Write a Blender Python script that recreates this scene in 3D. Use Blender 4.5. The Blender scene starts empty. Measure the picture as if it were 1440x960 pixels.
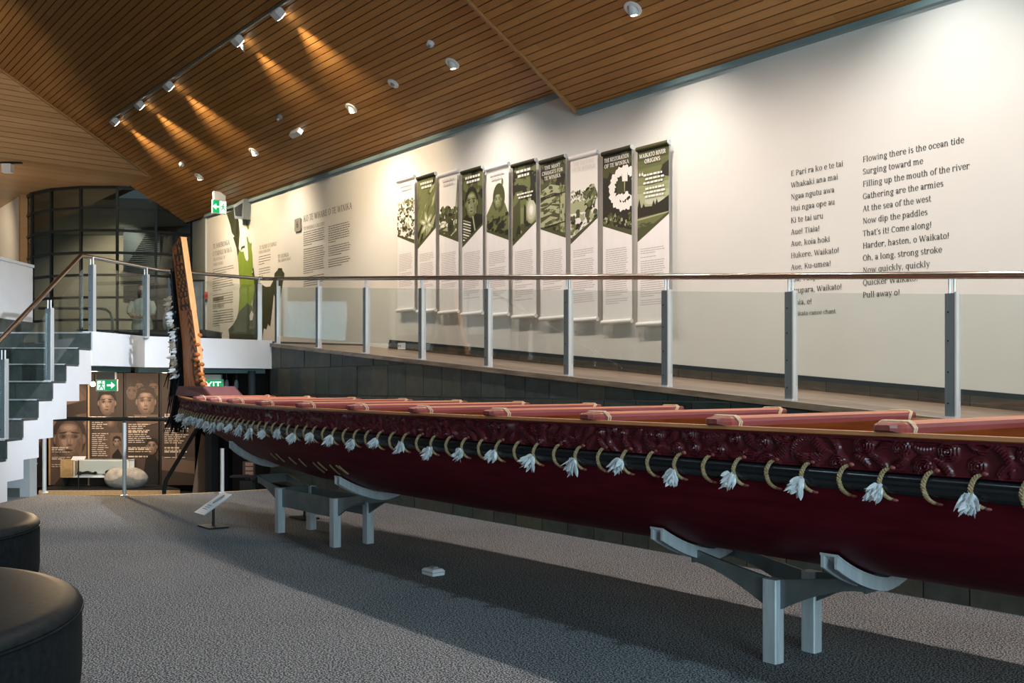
import bpy, bmesh, math, random
import numpy as np
from mathutils import Vector, Matrix

# ------------------------------------------------------------------ camera, sky, light
SC = bpy.context.scene
COL = SC.collection
PI = math.pi
RX, RY = .6247, .7809            # camera right, in room axes; forward is (-RY, RX)
CAM_H = 1.5
cd = bpy.data.cameras.new('camera')
cam = bpy.data.objects.new('camera', cd)
COL.objects.link(cam)
cd.lens = 35.0
cd.sensor_width = 36.0
cd.shift_y = 60 / 1440
cd.clip_end = 200
cam.location = (0, 0, CAM_H)
cam.rotation_euler = (PI / 2, 0, math.asin(RY))
SC.camera = cam

SC.view_settings.view_transform = 'Standard'
SC.view_settings.look = 'None'
SC.view_settings.gamma = 1
SC.view_settings.use_curve_mapping = False
SC.view_settings.exposure = 0.38

W = bpy.data.worlds.new('sky')
SC.world = W
W.use_nodes = True
W.node_tree.nodes['Background'].inputs[0].default_value = (.55, .72, .85, 1)
W.node_tree.nodes['Background'].inputs[1].default_value = .12


def aim(o, target):
    d = Vector(target) - o.location
    o.rotation_euler = d.to_track_quat('-Z', 'Y').to_euler()


def area(name, loc, target, sx, sy, power, col):
    l = bpy.data.lights.new(name, 'AREA')
    l.shape = 'RECTANGLE'
    l.size, l.size_y, l.energy, l.color = sx, sy, power, col
    o = bpy.data.objects.new(name, l)
    COL.objects.link(o)
    o.location = loc
    aim(o, target)
    return o


def spot(name, loc, target, power, col, angle=60, blend=.5, size=.04):
    l = bpy.data.lights.new(name, 'SPOT')
    l.energy, l.color, l.spot_size, l.spot_blend, l.shadow_soft_size = power, col, math.radians(angle), blend, size
    o = bpy.data.objects.new(name, l)
    COL.objects.link(o)
    o.location = loc
    aim(o, target)
    return o


def cw_(X, D, z):
    return (RX * X - RY * D, RY * X + RX * D, z)


WARM = (1.0, .80, .58)
NEUT = (1.0, .90, .78)
COOL = (.74, .90, 1.0)
# added area lamps for cool daylight fill; the walls behind them have no windows
area('window_light', (-3, -6.4, 2.6), (-4, 4, .8), 16, 3.4, 30, COOL)
area('end_window_light', (6.8, .2, 2.8), (-3, 5.5, 1.4), 5, 3.5, 640, (.58, .87, 1.0))
# unseen fill spots added high over the visitor's side, cooler than the track
for s_ in (-13.5, -10.5, -7.5, -4.5, -1.5, 1.5):
    spot('carpet_fill', (s_, 1.3, 8.6), (s_ + .2, 1.2, 0), 215, (.60, .84, 1.0), 96, .8, .25)
# unseen spots added to brighten the pale gable, the soffit and the foyer wall
spot('gable_fill', (-14.8, 1.2, 6.0), (-20.7, 3.6, 7.2), 430, (1, .86, .70), 54, 1, .2)
spot('soffit_fill', (-22.0, 3.2, 3.2), (-23.4, 5.0, 5.8), 150, (1, .85, .70), 120, .8, .2)
spot('foyer_wall_fill', (-25.5, 3.4, 5.6), (-27.0, 5.43, 4.4), 120, (1, .84, .64), 100, .8, .1)
# unseen cool spot added to brighten the stair and the white landing beam
spot('stair_fill', (-3.2, 5.5, 6.05), cw_(-5.0, 12.3, 1.5), 3600, (.80, .90, 1.0), 30, .9, .08)
# unseen warm spot added to light up the sternpost
spot('stern_fill', (-9.3, 5.6, 6.3), (-12.3, 4.62, 2.5), 130, (1, .80, .52), 24, .8, .05)
# ------------------------------------------------------------------ materials
def mat(name, col=(.5, .5, .5), rough=.5, metal=0.0, spec=.5, emit=None, estr=1.0, coat=0.0):
    m = bpy.data.materials.new(name)
    m.use_nodes = True
    b = m.node_tree.nodes['Principled BSDF']
    b.inputs['Base Color'].default_value = (*col, 1)
    b.inputs['Roughness'].default_value = rough
    b.inputs['Metallic'].default_value = metal
    b.inputs['Specular IOR Level'].default_value = spec
    b.inputs['Coat Weight'].default_value = coat
    if emit:
        b.inputs['Emission Color'].default_value = (*emit, 1)
        b.inputs['Emission Strength'].default_value = estr
    return m


class NT:
    def __init__(s, m):
        s.t = m.node_tree
        s.b = s.t.nodes['Principled BSDF']

    def n(s, kind, **kw):
        nd = s.t.nodes.new('ShaderNode' + kind)
        for k, v in kw.items():
            setattr(nd, k, v)
        return nd

    def l(s, a, b):
        s.t.links.new(a, b)

    def coord(s, scale=(1, 1, 1), which='Object'):
        tc = s.n('TexCoord')
        mp = s.n('Mapping')
        mp.inputs['Scale'].default_value = scale
        s.l(tc.outputs[which], mp.inputs['Vector'])
        return mp.outputs['Vector']

    def noise(s, vec, scale=5, detail=4, rough=.55):
        nd = s.n('TexNoise')
        nd.inputs['Scale'].default_value = scale
        nd.inputs['Detail'].default_value = detail
        nd.inputs['Roughness'].default_value = rough
        s.l(vec, nd.inputs['Vector'])
        return nd.outputs['Fac']

    def ramp(s, fac, stops):
        r = s.n('ValToRGB')
        e = r.color_ramp.elements
        while len(e) < len(stops):
            e.new(.5)
        for i, (p, c) in enumerate(stops):
            e[i].position = p
            e[i].color = (*c, 1)
        s.l(fac, r.inputs['Fac'])
        return r.outputs['Color']

    def mix(s, fac, a, b, mode='MIX'):
        m = s.n('Mix', data_type='RGBA', blend_type=mode)
        if isinstance(fac, (int, float)):
            m.inputs['Factor'].default_value = fac
        else:
            s.l(fac, m.inputs['Factor'])
        for sock, v in (('A', a), ('B', b)):
            i = [x for x in m.inputs if x.name == sock and x.type == 'RGBA'][0]
            if isinstance(v, tuple):
                i.default_value = (*v, 1)
            else:
                s.l(v, i)
        return [x for x in m.outputs if x.type == 'RGBA'][0]

    def bump(s, h, strength=.3, dist=.01):
        b = s.n('Bump')
        b.inputs['Strength'].default_value = strength
        b.inputs['Distance'].default_value = dist
        s.l(h, b.inputs['Height'])
        s.l(b.outputs['Normal'], s.b.inputs['Normal'])

    def base(s, c):
        s.l(c, s.b.inputs['Base Color'])


def noisy(name, c1, c2, scale=(8, 8, 8), rough=.5, bump=0.0, metal=0.0, spec=.5, nscale=1.0, detail=5, coat=0.0, bdist=.01):
    m = mat(name, c1, rough, metal, spec, coat=coat)
    t = NT(m)
    f = t.noise(t.coord(scale), nscale, detail)
    t.base(t.ramp(f, [(.3, c1), (.7, c2)]))
    if bump:
        t.bump(f, bump, bdist)
    return m


def slat_mat(name, c1, c2, c3, pitch, axis):
    """timber slats: every slat its own tone and grain; axis 0 runs along X, 1 along Y"""
    m = mat(name, c1, .42, 0, .4)
    t = NT(m)
    tc = t.n('TexCoord')
    sp = t.n('SeparateXYZ')
    t.l(tc.outputs['Object'], sp.inputs['Vector'])
    along = sp.outputs[axis]
    at = t.n('Attribute', attribute_name='slat')
    # boards of about 2.4 m along the slat, shifted per slat
    ad = t.n('Math', operation='MULTIPLY_ADD')
    t.l(at.outputs['Fac'], ad.inputs[0])
    ad.inputs[1].default_value = .37
    t.l(along, ad.inputs[2])
    dv = t.n('Math', operation='MULTIPLY')
    t.l(ad.outputs[0], dv.inputs[0])
    dv.inputs[1].default_value = .42
    fl = t.n('Math', operation='FLOOR')
    t.l(dv.outputs[0], fl.inputs[0])
    cb = t.n('CombineXYZ')
    t.l(fl.outputs[0], cb.inputs[0])
    t.l(at.outputs['Fac'], cb.inputs[1])
    wn = t.n('TexWhiteNoise', noise_dimensions='3D')
    t.l(cb.outputs[0], wn.inputs['Vector'])
    g = t.noise(t.coord((1.2, 60, 60) if axis == 0 else (60, 1.2, 60)), 1.0, 4)
    a = t.ramp(wn.outputs['Value'], [(0, c1), (.55, c2), (1, c3)])
    t.base(t.mix(.55, a, t.ramp(g, [(.3, c1), (.7, c2)])))
    return m


def tile_mat(name, cols, size, rough=.45):
    """stone tiles: a white-noise value per tile picks the colour of the stone, cleft noise varies it"""
    m = mat(name, cols[0], rough, 0, .45)
    t = NT(m)
    at = t.n('Attribute', attribute_name='slat')
    wn = t.n('TexWhiteNoise', noise_dimensions='1D')
    t.l(at.outputs['Fac'], wn.inputs['W'])
    f = t.noise(t.coord((7, 7, 7)), 1, 8, .65)
    stops = [(i / (len(cols) - 1), c) for i, c in enumerate(cols)]
    a = t.ramp(wn.outputs['Value'], stops)
    t.base(t.mix(.33, a, t.ramp(f, [(.35, tuple(x * .5 for x in cols[0])), (.7, tuple(min(1, x * 2.0) for x in cols[1]))])))
    t.bump(f, .5, .012)
    return m


def glass_mat(name, tint=(.86, .93, .90), ior=1.45, boost=1.0):
    m = bpy.data.materials.new(name)
    m.use_nodes = True
    t = m.node_tree
    t.nodes.clear()
    out = t.nodes.new('ShaderNodeOutputMaterial')
    tr = t.nodes.new('ShaderNodeBsdfTransparent')
    gl = t.nodes.new('ShaderNodeBsdfGlossy')
    mx = t.nodes.new('ShaderNodeMixShader')
    fr = t.nodes.new('ShaderNodeLayerWeight')      # reflection grows towards grazing, the same from both faces
    fr.inputs['Blend'].default_value = .5
    pw = t.nodes.new('ShaderNodeMath')
    pw.operation = 'POWER'
    pw.inputs[1].default_value = 4.0
    mu = t.nodes.new('ShaderNodeMath')
    mu.operation = 'MULTIPLY_ADD'
    mu.use_clamp = True
    f0 = ((ior - 1) / (ior + 1)) ** 2 * boost
    mu.inputs[1].default_value = .48
    mu.inputs[2].default_value = f0
    t.links.new(fr.outputs['Facing'], pw.inputs[0])
    tr.inputs['Color'].default_value = (*tint, 1)
    gl.inputs['Roughness'].default_value = .02
    t.links.new(pw.outputs[0], mu.inputs[0])
    t.links.new(mu.outputs[0], mx.inputs[0])
    t.links.new(tr.outputs[0], mx.inputs[1])
    t.links.new(gl.outputs[0], mx.inputs[2])
    t.links.new(mx.outputs[0], out.inputs[0])
    return m


M = {}
# carpet: a fine loop pile of light and dark flecks
m = mat('carpet', (.1, .1, .11), .95, 0, .1)
t = NT(m)
f1 = t.noise(t.coord((1, 1, 1)), 98, 1, .6)
f2 = t.noise(t.coord((1, 1, 1)), 1.3, 3)
c = t.ramp(f1, [(.42, (.010, .013, .015)), (.5, (.068, .076, .084)), (.58, (.36, .37, .385))])
t.base(t.mix(.14, c, t.ramp(f2, [(.3, (.05, .05, .055)), (.7, (.2, .2, .2))])))
t.bump(f1, .18, .004)
M['carpet'] = m
M['slat'] = slat_mat('cedar_slats', (.30, .128, .034), (.41, .195, .055), (.53, .275, .085), .1, 0)
M['slat_y'] = slat_mat('pale_slats', (.36, .20, .085), (.46, .27, .125), (.52, .33, .165), .1, 1)
M['slat_edge'] = noisy('slat_edge_trim', (.34, .17, .06), (.42, .23, .09), (2, 30, 30), .45)
M['void'] = mat('dark_backing', (.012, .010, .009), .9)
M['wall'] = noisy('wall_paint', (.71, .68, .63), (.74, .71, .66), (2, 2, 2), .75, .02)
M['wall_grey'] = noisy('grey_green_paint', (.30, .33, .31), (.34, .37, .35), (2, 2, 2), .7)
M['cream'] = noisy('cream_paint', (.60, .55, .47), (.64, .59, .50), (2, 2, 2), .75)
M['white'] = noisy('white_paint', (.74, .76, .79), (.78, .80, .83), (3, 3, 3), .6, .02)
M['blue_grey'] = noisy('blue_grey_paint', (.30, .35, .38), (.34, .39, .42), (3, 3, 3), .6)
M['teal'] = noisy('teal_grey_metal', (.17, .25, .26), (.20, .29, .30), (3, 3, 3), .4)
M['slate'] = tile_mat('slate_tiles', [(.036, .049, .047), (.058, .066, .056), (.030, .058, .049), (.098, .082, .055), (.046, .060, .058), (.022, .032, .033)], .3)
M['step_slate'] = tile_mat('stair_slate', [(.046, .058, .057), (.070, .082, .078), (.054, .068, .066), (.088, .094, .088)], .3)
M['ramp'] = noisy('ramp_stone', (.10, .072, .048), (.31, .24, .17), (1.6, 12, 9), .32, .12, nscale=1.6, detail=8)
M['skirt'] = tile_mat('skirting_stone', [(.034, .030, .025), (.066, .054, .039), (.045, .041, .034), (.085, .070, .050)], .3)
M['grout'] = mat('grout', (.20, .175, .14), .9)
M['steel'] = noisy('brushed_steel', (.155, .195, .21), (.22, .265, .28), (200, 200, 3), .42, 0, .5)
M['rail'] = noisy('rail_steel', (.48, .42, .37), (.60, .53, .47), (3, 3, 200), .22, 0, 1.0)
M['silver_rail'] = noisy('silver_rail_steel', (.60, .62, .64), (.72, .74, .76), (3, 3, 200), .24, 0, 1.0)
M['bright_steel'] = noisy('bright_edge_steel', (.76, .78, .80), (.86, .88, .90), (100, 100, 3), .3, 0, .5)
M['galv'] = noisy('weathered_steel_plate', (.13, .15, .15), (.21, .235, .235), (5, 5, 5), .42, .05, .6)
M['alu'] = noisy('aluminium_post', (.52, .56, .58), (.70, .73, .75), (30, 30, 3), .42, .04, .3)
M['glass'] = glass_mat('balustrade_glass', (.915, .945, .935), 1.5, 1.5)
M['drum_glass'] = glass_mat('dark_tinted_glass', (.66, .71, .70), 1.5)
M['case_glass'] = glass_mat('display_glass', (.9, .93, .93), 1.45)
M['black'] = noisy('black_paint', (.010, .012, .013), (.018, .020, .022), (6, 6, 6), .35)
M['frame_black'] = mat('black_window_frame', (.012, .014, .015), .4)
M['dark'] = mat('dark_wall_paint', (.012, .013, .015), .8)
M['navy'] = mat('dark_navy_paint', (.012, .022, .030), .7)
M['leather'] = noisy('black_leather', (.008, .011, .013), (.016, .020, .023), (26, 26, 26), .5, .25, 0, .025, detail=8, bdist=.002)
M['maroon'] = noisy('maroon_gloss_paint', (.075, .0055, .0105), (.125, .011, .020), (1.2, 7, 7), .42, .22, 0, .03, nscale=2.2, detail=7, bdist=.004)
M['carved'] = noisy('carved_maroon_paint', (.070, .0070, .0115), (.098, .011, .017), (9, 9, 9), .30, 0, 0, .34)
M['batten'] = noisy('black_gloss_paint', (.004, .006, .008), (.008, .011, .013), (4, 4, 4), .22)
M['inner'] = noisy('oiled_inner_timber', (.27, .075, .016), (.42, .145, .032), (1.2, 14, 14), .4, .15, nscale=2, detail=7)
M['gunwale'] = noisy('worn_gunwale_timber', (.40, .15, .055), (.54, .25, .11), (2, 20, 20), .4)
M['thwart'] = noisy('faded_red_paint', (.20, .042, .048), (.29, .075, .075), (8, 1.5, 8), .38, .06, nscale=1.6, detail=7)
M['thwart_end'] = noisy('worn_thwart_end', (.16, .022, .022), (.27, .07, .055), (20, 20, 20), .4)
M['thwart_top'] = noisy('lit_thwart_top', (.42, .135, .075), (.55, .22, .12), (14, 1.5, 14), .36, .05, nscale=1.4, detail=7)  # warm light on the thwart tops put into an orange colour
M['binding'] = noisy('pale_cord', (.58, .40, .24), (.74, .58, .40), (60, 60, 60), .7, .3)
M['mauve'] = noisy('dull_mauve_paint', (.15, .055, .06), (.20, .08, .082), (3, 9, 9), .4)
M['carved_wood'] = noisy('carved_orange_timber', (.30, .078, .013), (.46, .145, .028), (24, 24, 3), .38, .12, nscale=1.2, detail=7)
M['recess_shade'] = mat('painted_recess_shade', (.035, .012, .006), .6)
M['wood_lit_edge'] = noisy('lit_orange_timber', (.48, .175, .042), (.60, .25, .07), (24, 24, 2), .4)  # sternpost's lit front edge, the light put into a paler timber colour
M['rope'] = noisy('plaited_fibre_rope', (.20, .13, .06), (.44, .32, .17), (90, 90, 90), .8, .8, bdist=.003)
M['feather'] = noisy('white_feather', (.80, .82, .84), (.90, .91, .92), (40, 40, 40), .8)
M['feather_brown'] = noisy('brown_tipped_feather', (.20, .13, .08), (.70, .62, .52), (30, 30, 16), .8)
M['feather_black'] = noisy('black_feather', (.006, .006, .007), (.016, .015, .016), (60, 60, 12), .8, 0, 0, .1)
M['ink'] = mat('dark_lettering', (.026, .024, .017), .7)
M['ink_brown'] = mat('brown_lettering', (.105, .082, .055), .7)
M['ink_pale'] = mat('pale_lettering', (.22, .18, .13), .7)
M['map_dark'] = noisy('map_dark_green', (.040, .046, .020), (.058, .064, .030), (5, 5, 5), .6)
M['map_green'] = noisy('map_bright_green', (.185, .27, .026), (.235, .33, .040), (6, 6, 6), .6)
M['map_shade'] = noisy('map_grey_green', (.075, .098, .060), (.095, .12, .075), (6, 6, 6), .6)
M['cloth'] = noisy('white_banner_cloth', (.83, .79, .76), (.87, .83, .80), (10, 10, 4), .75)
M['pic_black'] = mat('print_black_olive', (.028, .026, .010), .7)
M['pic_dark'] = mat('print_dark_olive', (.062, .064, .020), .7)
M['pic_mid'] = mat('print_mid_olive', (.17, .185, .055), .7)
M['pic_light'] = mat('print_light_olive', (.42, .44, .22), .7)
M['pic_white'] = mat('print_cream', (.84, .80, .72), .7)
M['body_ink'] = mat('print_body_text', (.50, .42, .40), .7)
M['title_faint'] = mat('print_faint_title', (.66, .62, .59), .7)
M['sep_black'] = mat('sepia_black', (.010, .007, .006), .6)
M['sep_dark'] = noisy('sepia_dark', (.040, .024, .017), (.062, .038, .026), (3, 3, 3), .6)
M['sep_mid'] = noisy('sepia_mid', (.115, .070, .046), (.155, .095, .064), (3, 3, 3), .6)
M['sep_light'] = noisy('sepia_light', (.26, .165, .115), (.32, .21, .15), (4, 4, 4), .6)
M['sep_text'] = mat('sepia_white_text', (.62, .50, .42), .6)
def tones(prefix, stops):
    for k in range(12):
        q = k / 11
        for (a, ca), (b, cb) in zip(stops, stops[1:]):
            if a <= q <= b + 1e-6:
                u = (q - a) / (b - a)
                c_ = tuple(x + (y - x) * u for x, y in zip(ca, cb))
        M['%s_%d' % (prefix, k)] = mat('%s_print_tone' % prefix, c_, .65)


tones('olive', [(0, (.020, .018, .008)), (.25, (.062, .064, .022)), (.5, (.17, .185, .065)), (.75, (.42, .43, .25)), (1, (.84, .80, .73))])
tones('sepia', [(0, (.007, .005, .004)), (.3, (.045, .028, .021)), (.55, (.14, .088, .064)), (.8, (.33, .215, .165)), (1, (.60, .47, .38))])
OLIVE = ['olive_%d' % k for k in range(12)]
SEPIA = ['sepia_%d' % k for k in range(12)]
M['oak'] = noisy('oak_edging', (.46, .29, .14), (.58, .39, .20), (2, 30, 30), .45)
M['rock_low'] = noisy('river_boulder_grey', (.15, .155, .15), (.25, .255, .245), (6, 6, 6), .9, .5, nscale=1.4, detail=9, bdist=.03)
M['rock'] = noisy('river_boulder', (.26, .235, .20), (.46, .415, .35), (6, 6, 6), .9, .5, nscale=1.4, detail=9, bdist=.03)
M['plastic'] = mat('white_plastic', (.74, .75, .76), .4)
M['grey_plastic'] = mat('grey_plastic', (.21, .235, .26), .5)
M['plaque'] = noisy('grey_stone_plaque', (.27, .245, .21), (.33, .30, .26), (20, 20, 20), .5)
M['red'] = mat('red_plastic', (.55, .015, .015), .4)
M['green_sign'] = mat('green_sign_panel', (.0, .30, .10), .4, emit=(.0, .42, .13), estr=.55)
M['sign_white'] = mat('white_sign_graphic', (.85, .9, .87), .4, emit=(.85, 1, .92), estr=.75)
M['lamp'] = mat('lamp_lens', (1, .95, .85), .4, emit=(1, .93, .80), estr=14)
M['lamp_cool'] = mat('lamp_lens_white', (1, 1, 1), .4, emit=(1, .97, .92), estr=6)
M['flare'] = mat('bare_bulb', (1, .8, .5), .4, emit=(1, .72, .40), estr=40)
M['skin'] = noisy('bronze_skin', (.30, .20, .13), (.36, .25, .17), (8, 8, 8), .6)
M['dress'] = noisy('pale_green_cloth', (.34, .42, .38), (.46, .54, .49), (14, 14, 14), .8, .3)
M['cloak'] = noisy('grey_cloak', (.26, .27, .27), (.46, .47, .46), (30, 30, 12), .85, .5)
M['hair'] = mat('dark_hair', (.025, .022, .020), .5)
M['paper'] = mat('pale_label_card', (.62, .64, .68), .5)
# ------------------------------------------------------------------ a drawn serif alphabet: stems, bowls, hairlines
TK, TN, SF = .112, .060, .052


def _st(x, y0, y1, e='', w=TK):
    o = [[(x - w / 2, y0), (x + w / 2, y0), (x + w / 2, y1), (x - w / 2, y1)]]
    if 'b' in e:
        o.append([(x - w / 2 - SF, y0), (x + w / 2 + SF, y0), (x + w / 2 + SF, y0 + .042), (x - w / 2 - SF, y0 + .042)])
    if 't' in e:
        o.append([(x - w / 2 - SF, y1 - .042), (x + w / 2, y1 - .042), (x + w / 2, y1), (x - w / 2 - SF, y1 - .012)])
    if 'T' in e:
        o.append([(x - w / 2 - SF, y1 - .042), (x + w / 2 + SF, y1 - .042), (x + w / 2 + SF, y1), (x - w / 2 - SF, y1)])
    return o


def _rg(cx, cy, rx, ry, a0=0, a1=360, n=20):
    o = []
    n = max(6, int(n * abs(a1 - a0) / 360))
    P = []
    for k in range(n + 1):
        a = math.radians(a0 + (a1 - a0) * k / n)
        c, s = math.cos(a), math.sin(a)
        t_ = TN + (TK * 1.05 - TN) * c * c
        P.append(((cx + rx * c, cy + ry * s), (cx + (rx - t_) * c, cy + (ry - TN - (t_ - TN) * .4) * s)))
    for (p, q), (p2, q2) in zip(P, P[1:]):
        o.append([p, p2, q2, q])
    return o


def _dg(x0, y0, x1, y1, w):
    return [[(x0 - w / 2, y0), (x1 - w / 2, y1), (x1 + w / 2, y1), (x0 + w / 2, y0)]]


def _hb(x0, x1, y, t_=.044):
    return [[(x0, y - t_ / 2), (x1, y - t_ / 2), (x1, y + t_ / 2), (x0, y + t_ / 2)]]


def _dt(x, y, r=.062):
    return [[(x + r * math.cos(k * PI / 5), y + r * math.sin(k * PI / 5)) for k in range(10)]]


def _vt(x, y):        # upright serif tick on the arm of E, F, T ...
    return [[(x - .02, y - .07), (x + .02, y - .07), (x + .02, y + .07), (x - .02, y + .07)]]


XH, CH, AH = .54, .71, .77
ALPH = {
    'a': (_rg(.22, .15, .17, .165) + _st(.38, .02, .38) + _rg(.23, .37, .20, .18, 0, 150) + _hb(.38, .49, .025) + _dt(.085, .43, .05), .53),
    'b': (_st(.11, .0, AH, 't') + _rg(.31, .27, .23, .285), .60),
    'c': (_rg(.30, .27, .25, .285, 42, 322) + _dt(.46, .42, .055), .53),
    'd': (_rg(.27, .27, .23, .285) + _st(.45, 0, AH, 't') + _hb(.45, .56, .022), .61),
    'e': (_rg(.29, .27, .25, .285, 0, 325) + _hb(.10, .50, .29), .56),
    'f': (_st(.16, 0, .60, 'b') + _rg(.30, .60, .19, .18, 50, 180) + _hb(.02, .36, .52) + _dt(.38, .70, .05), .38),
    'g': (_rg(.27, .34, .21, .215) + _rg(.28, -.09, .24, .14) + _hb(.14, .34, .075) + _hb(.38, .54, .51), .56),
    'h': (_st(.12, 0, AH, 'tb') + _rg(.31, .35, .20, .21, 0, 160) + _st(.46, 0, .37, 'b'), .64),
    'i': (_st(.15, 0, XH, 'tb') + _dt(.14, .69), .33),
    'k': (_st(.12, 0, AH, 'tb') + _dg(.17, .24, .45, .52, .06) + _dg(.27, .34, .50, .02, .11) + _hb(.36, .55, .52) + _hb(.42, .60, .022), .60),
    'l': (_st(.15, 0, AH, 'tb'), .33),
    'm': (_st(.12, 0, XH, 'tb') + _rg(.29, .35, .18, .21, 0, 160) + _st(.42, 0, .37, 'b') + _rg(.60, .35, .18, .21, 0, 160) + _st(.73, 0, .37, 'b'), .92),
    'n': (_st(.12, 0, XH, 'tb') + _rg(.31, .35, .20, .21, 0, 160) + _st(.46, 0, .37, 'b'), .64),
    'o': (_rg(.30, .27, .255, .285), .60),
    'p': (_st(.12, -.23, XH, 'tb') + _rg(.32, .27, .23, .285), .62),
    'q': (_rg(.28, .27, .23, .285) + _st(.46, -.23, XH, 'b'), .62),
    'r': (_st(.12, 0, XH, 'tb') + _rg(.32, .33, .20, .22, 60, 160) + _dt(.42, .46, .06), .48),
    's': (_rg(.23, .40, .18, .155, 30, 270) + _rg(.23, .145, .19, .16, -150, 90), .47),
    't': (_st(.15, .10, .70) + _hb(.03, .34, .515) + _rg(.28, .12, .18, .135, 180, 315), .38),
    'u': (_st(.12, .18, XH, 't') + _rg(.29, .19, .22, .205, 180, 340) + _st(.46, 0, XH, 't') + _hb(.46, .57, .022), .63),
    'v': (_dg(.09, .52, .27, 0, .105) + _dg(.46, .52, .29, 0, .055) + _hb(.0, .19, .52) + _hb(.37, .55, .52), .55),
    'w': (_dg(.09, .52, .24, 0, .10) + _dg(.42, .52, .26, 0, .055) + _dg(.40, .52, .56, 0, .10) + _dg(.73, .52, .58, 0, .055) + _hb(0, .18, .52) + _hb(.65, .82, .52), .82),
    'y': (_dg(.09, .52, .28, .02, .105) + _dg(.46, .52, .24, -.14, .058) + _dt(.15, -.17, .06) + _hb(0, .19, .52) + _hb(.37, .55, .52), .55),
    'A': (_dg(.10, .02, .33, CH, .06) + _dg(.58, .02, .36, CH, .115) + _hb(.18, .50, .25) + _hb(0, .21, .022) + _hb(.46, .69, .022), .69),
    'B': (_st(.16, 0, CH, 'bT') + _rg(.30, .53, .22, .18, -90, 90) + _rg(.32, .19, .26, .195, -90, 90) + _hb(.16, .32, .36), .64),
    'C': (_rg(.37, .355, .32, .37, 48, 315) + _vt(.60, .58), .66),
    'D': (_st(.16, 0, CH, 'bT') + _rg(.33, .355, .35, .36, -90, 90) + _hb(.12, .34, .69) + _hb(.12, .34, .02), .74),
    'E': (_st(.16, 0, CH, 'bT') + _hb(.16, .52, .688) + _hb(.16, .54, .022) + _hb(.16, .44, .37) + _vt(.52, .63) + _vt(.54, .08) + _vt(.43, .37), .61),
    'F': (_st(.16, 0, CH, 'bT') + _hb(.16, .52, .688) + _hb(.16, .44, .36) + _vt(.52, .63) + _vt(.43, .36), .57),
    'G': (_rg(.37, .355, .32, .37, 48, 320) + _vt(.59, .58) + _st(.60, .06, .33, 'T'), .72),
    'H': (_st(.16, 0, CH, 'bT') + _st(.60, 0, CH, 'bT') + _hb(.16, .6, .37), .76),
    'I': (_st(.18, 0, CH, 'bT'), .36),
    'K': (_st(.16, 0, CH, 'bT') + _dg(.20, .30, .55, .69, .06) + _dg(.31, .42, .62, .02, .115) + _hb(.46, .66, .688) + _hb(.52, .73, .022), .71),
    'L': (_st(.16, 0, CH, 'bT') + _hb(.16, .52, .022) + _vt(.53, .08), .58),
    'M': (_st(.14, 0, CH, 'b', .055) + _dg(.15, .70, .44, 0, .115) + _dg(.72, .70, .45, 0, .055) + _st(.74, 0, CH, 'bT'), .90),
    'N': (_st(.15, 0, CH, 'b', .055) + _dg(.17, .70, .60, 0, .12) + _st(.61, 0, CH, 'T', .055) + _hb(.05, .2, .688), .76),
    'O': (_rg(.38, .355, .335, .37), .76),
    'P': (_st(.16, 0, CH, 'bT') + _rg(.31, .50, .25, .21, -90, 90) + _hb(.14, .33, .69) + _hb(.16, .33, .31), .61),
    'Q': (_rg(.38, .355, .335, .37) + _dg(.40, .02, .62, -.16, .10), .76),
    'R': (_st(.16, 0, CH, 'bT') + _rg(.31, .52, .24, .19, -90, 90) + _hb(.14, .33, .69) + _hb(.16, .33, .35) + _dg(.36, .35, .58, .02, .115) + _hb(.5, .68, .022), .68),
    'S': (_rg(.28, .53, .23, .19, 30, 270) + _rg(.28, .18, .24, .195, -150, 90), .57),
    'T': (_st(.31, 0, CH, 'b') + _hb(.03, .59, .688) + _vt(.04, .63) + _vt(.58, .63), .63),
    'U': (_st(.14, .22, CH, 'T') + _rg(.36, .25, .27, .265, 180, 360) + _st(.60, .22, CH, 'T', .055), .74),
    'V': (_dg(.10, .69, .33, 0, .115) + _dg(.58, .69, .35, 0, .06) + _hb(0, .22, .688) + _hb(.47, .68, .688), .68),
    'W': (_dg(.10, .69, .30, 0, .11) + _dg(.52, .69, .32, 0, .06) + _dg(.50, .69, .70, 0, .11) + _dg(.92, .69, .72, 0, .06) + _hb(0, .22, .688) + _hb(.81, 1.02, .688), 1.02),
    'Y': (_st(.31, 0, .34, 'b') + _dg(.09, .69, .31, .32, .11) + _dg(.54, .69, .33, .32, .06) + _hb(0, .2, .688) + _hb(.44, .63, .688), .63),
    '6': (_rg(.29, .23, .23, .24) + _rg(.36, .30, .30, .42, 95, 190), .58),
    '!': (_st(.15, .2, .71) + _dt(.15, .045), .32), ',': (_dt(.13, .05) + _dg(.15, .05, .09, -.12, .06), .27), '.': (_dt(.13, .05), .27),
    '\u2019': (_dt(.11, .70) + _dg(.13, .70, .08, .56, .06), .22), '-': (_hb(.04, .30, .26, .07), .34), ' ': ([], .27),
}


def serif_text(body):
    vs, fs, x = [], [], 0.0
    for ch in body:
        P, adv = ALPH[ch]
        for p in P:
            n = len(vs)
            area2 = sum(p[i][0] * p[(i + 1) % len(p)][1] - p[(i + 1) % len(p)][0] * p[i][1] for i in range(len(p)))
            q = p if area2 > 0 else p[::-1]
            vs += [(x + a, b) for a, b in q]
            fs.append(tuple(range(n, n + len(q))))
        x += adv
    return vs, fs, x


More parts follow.
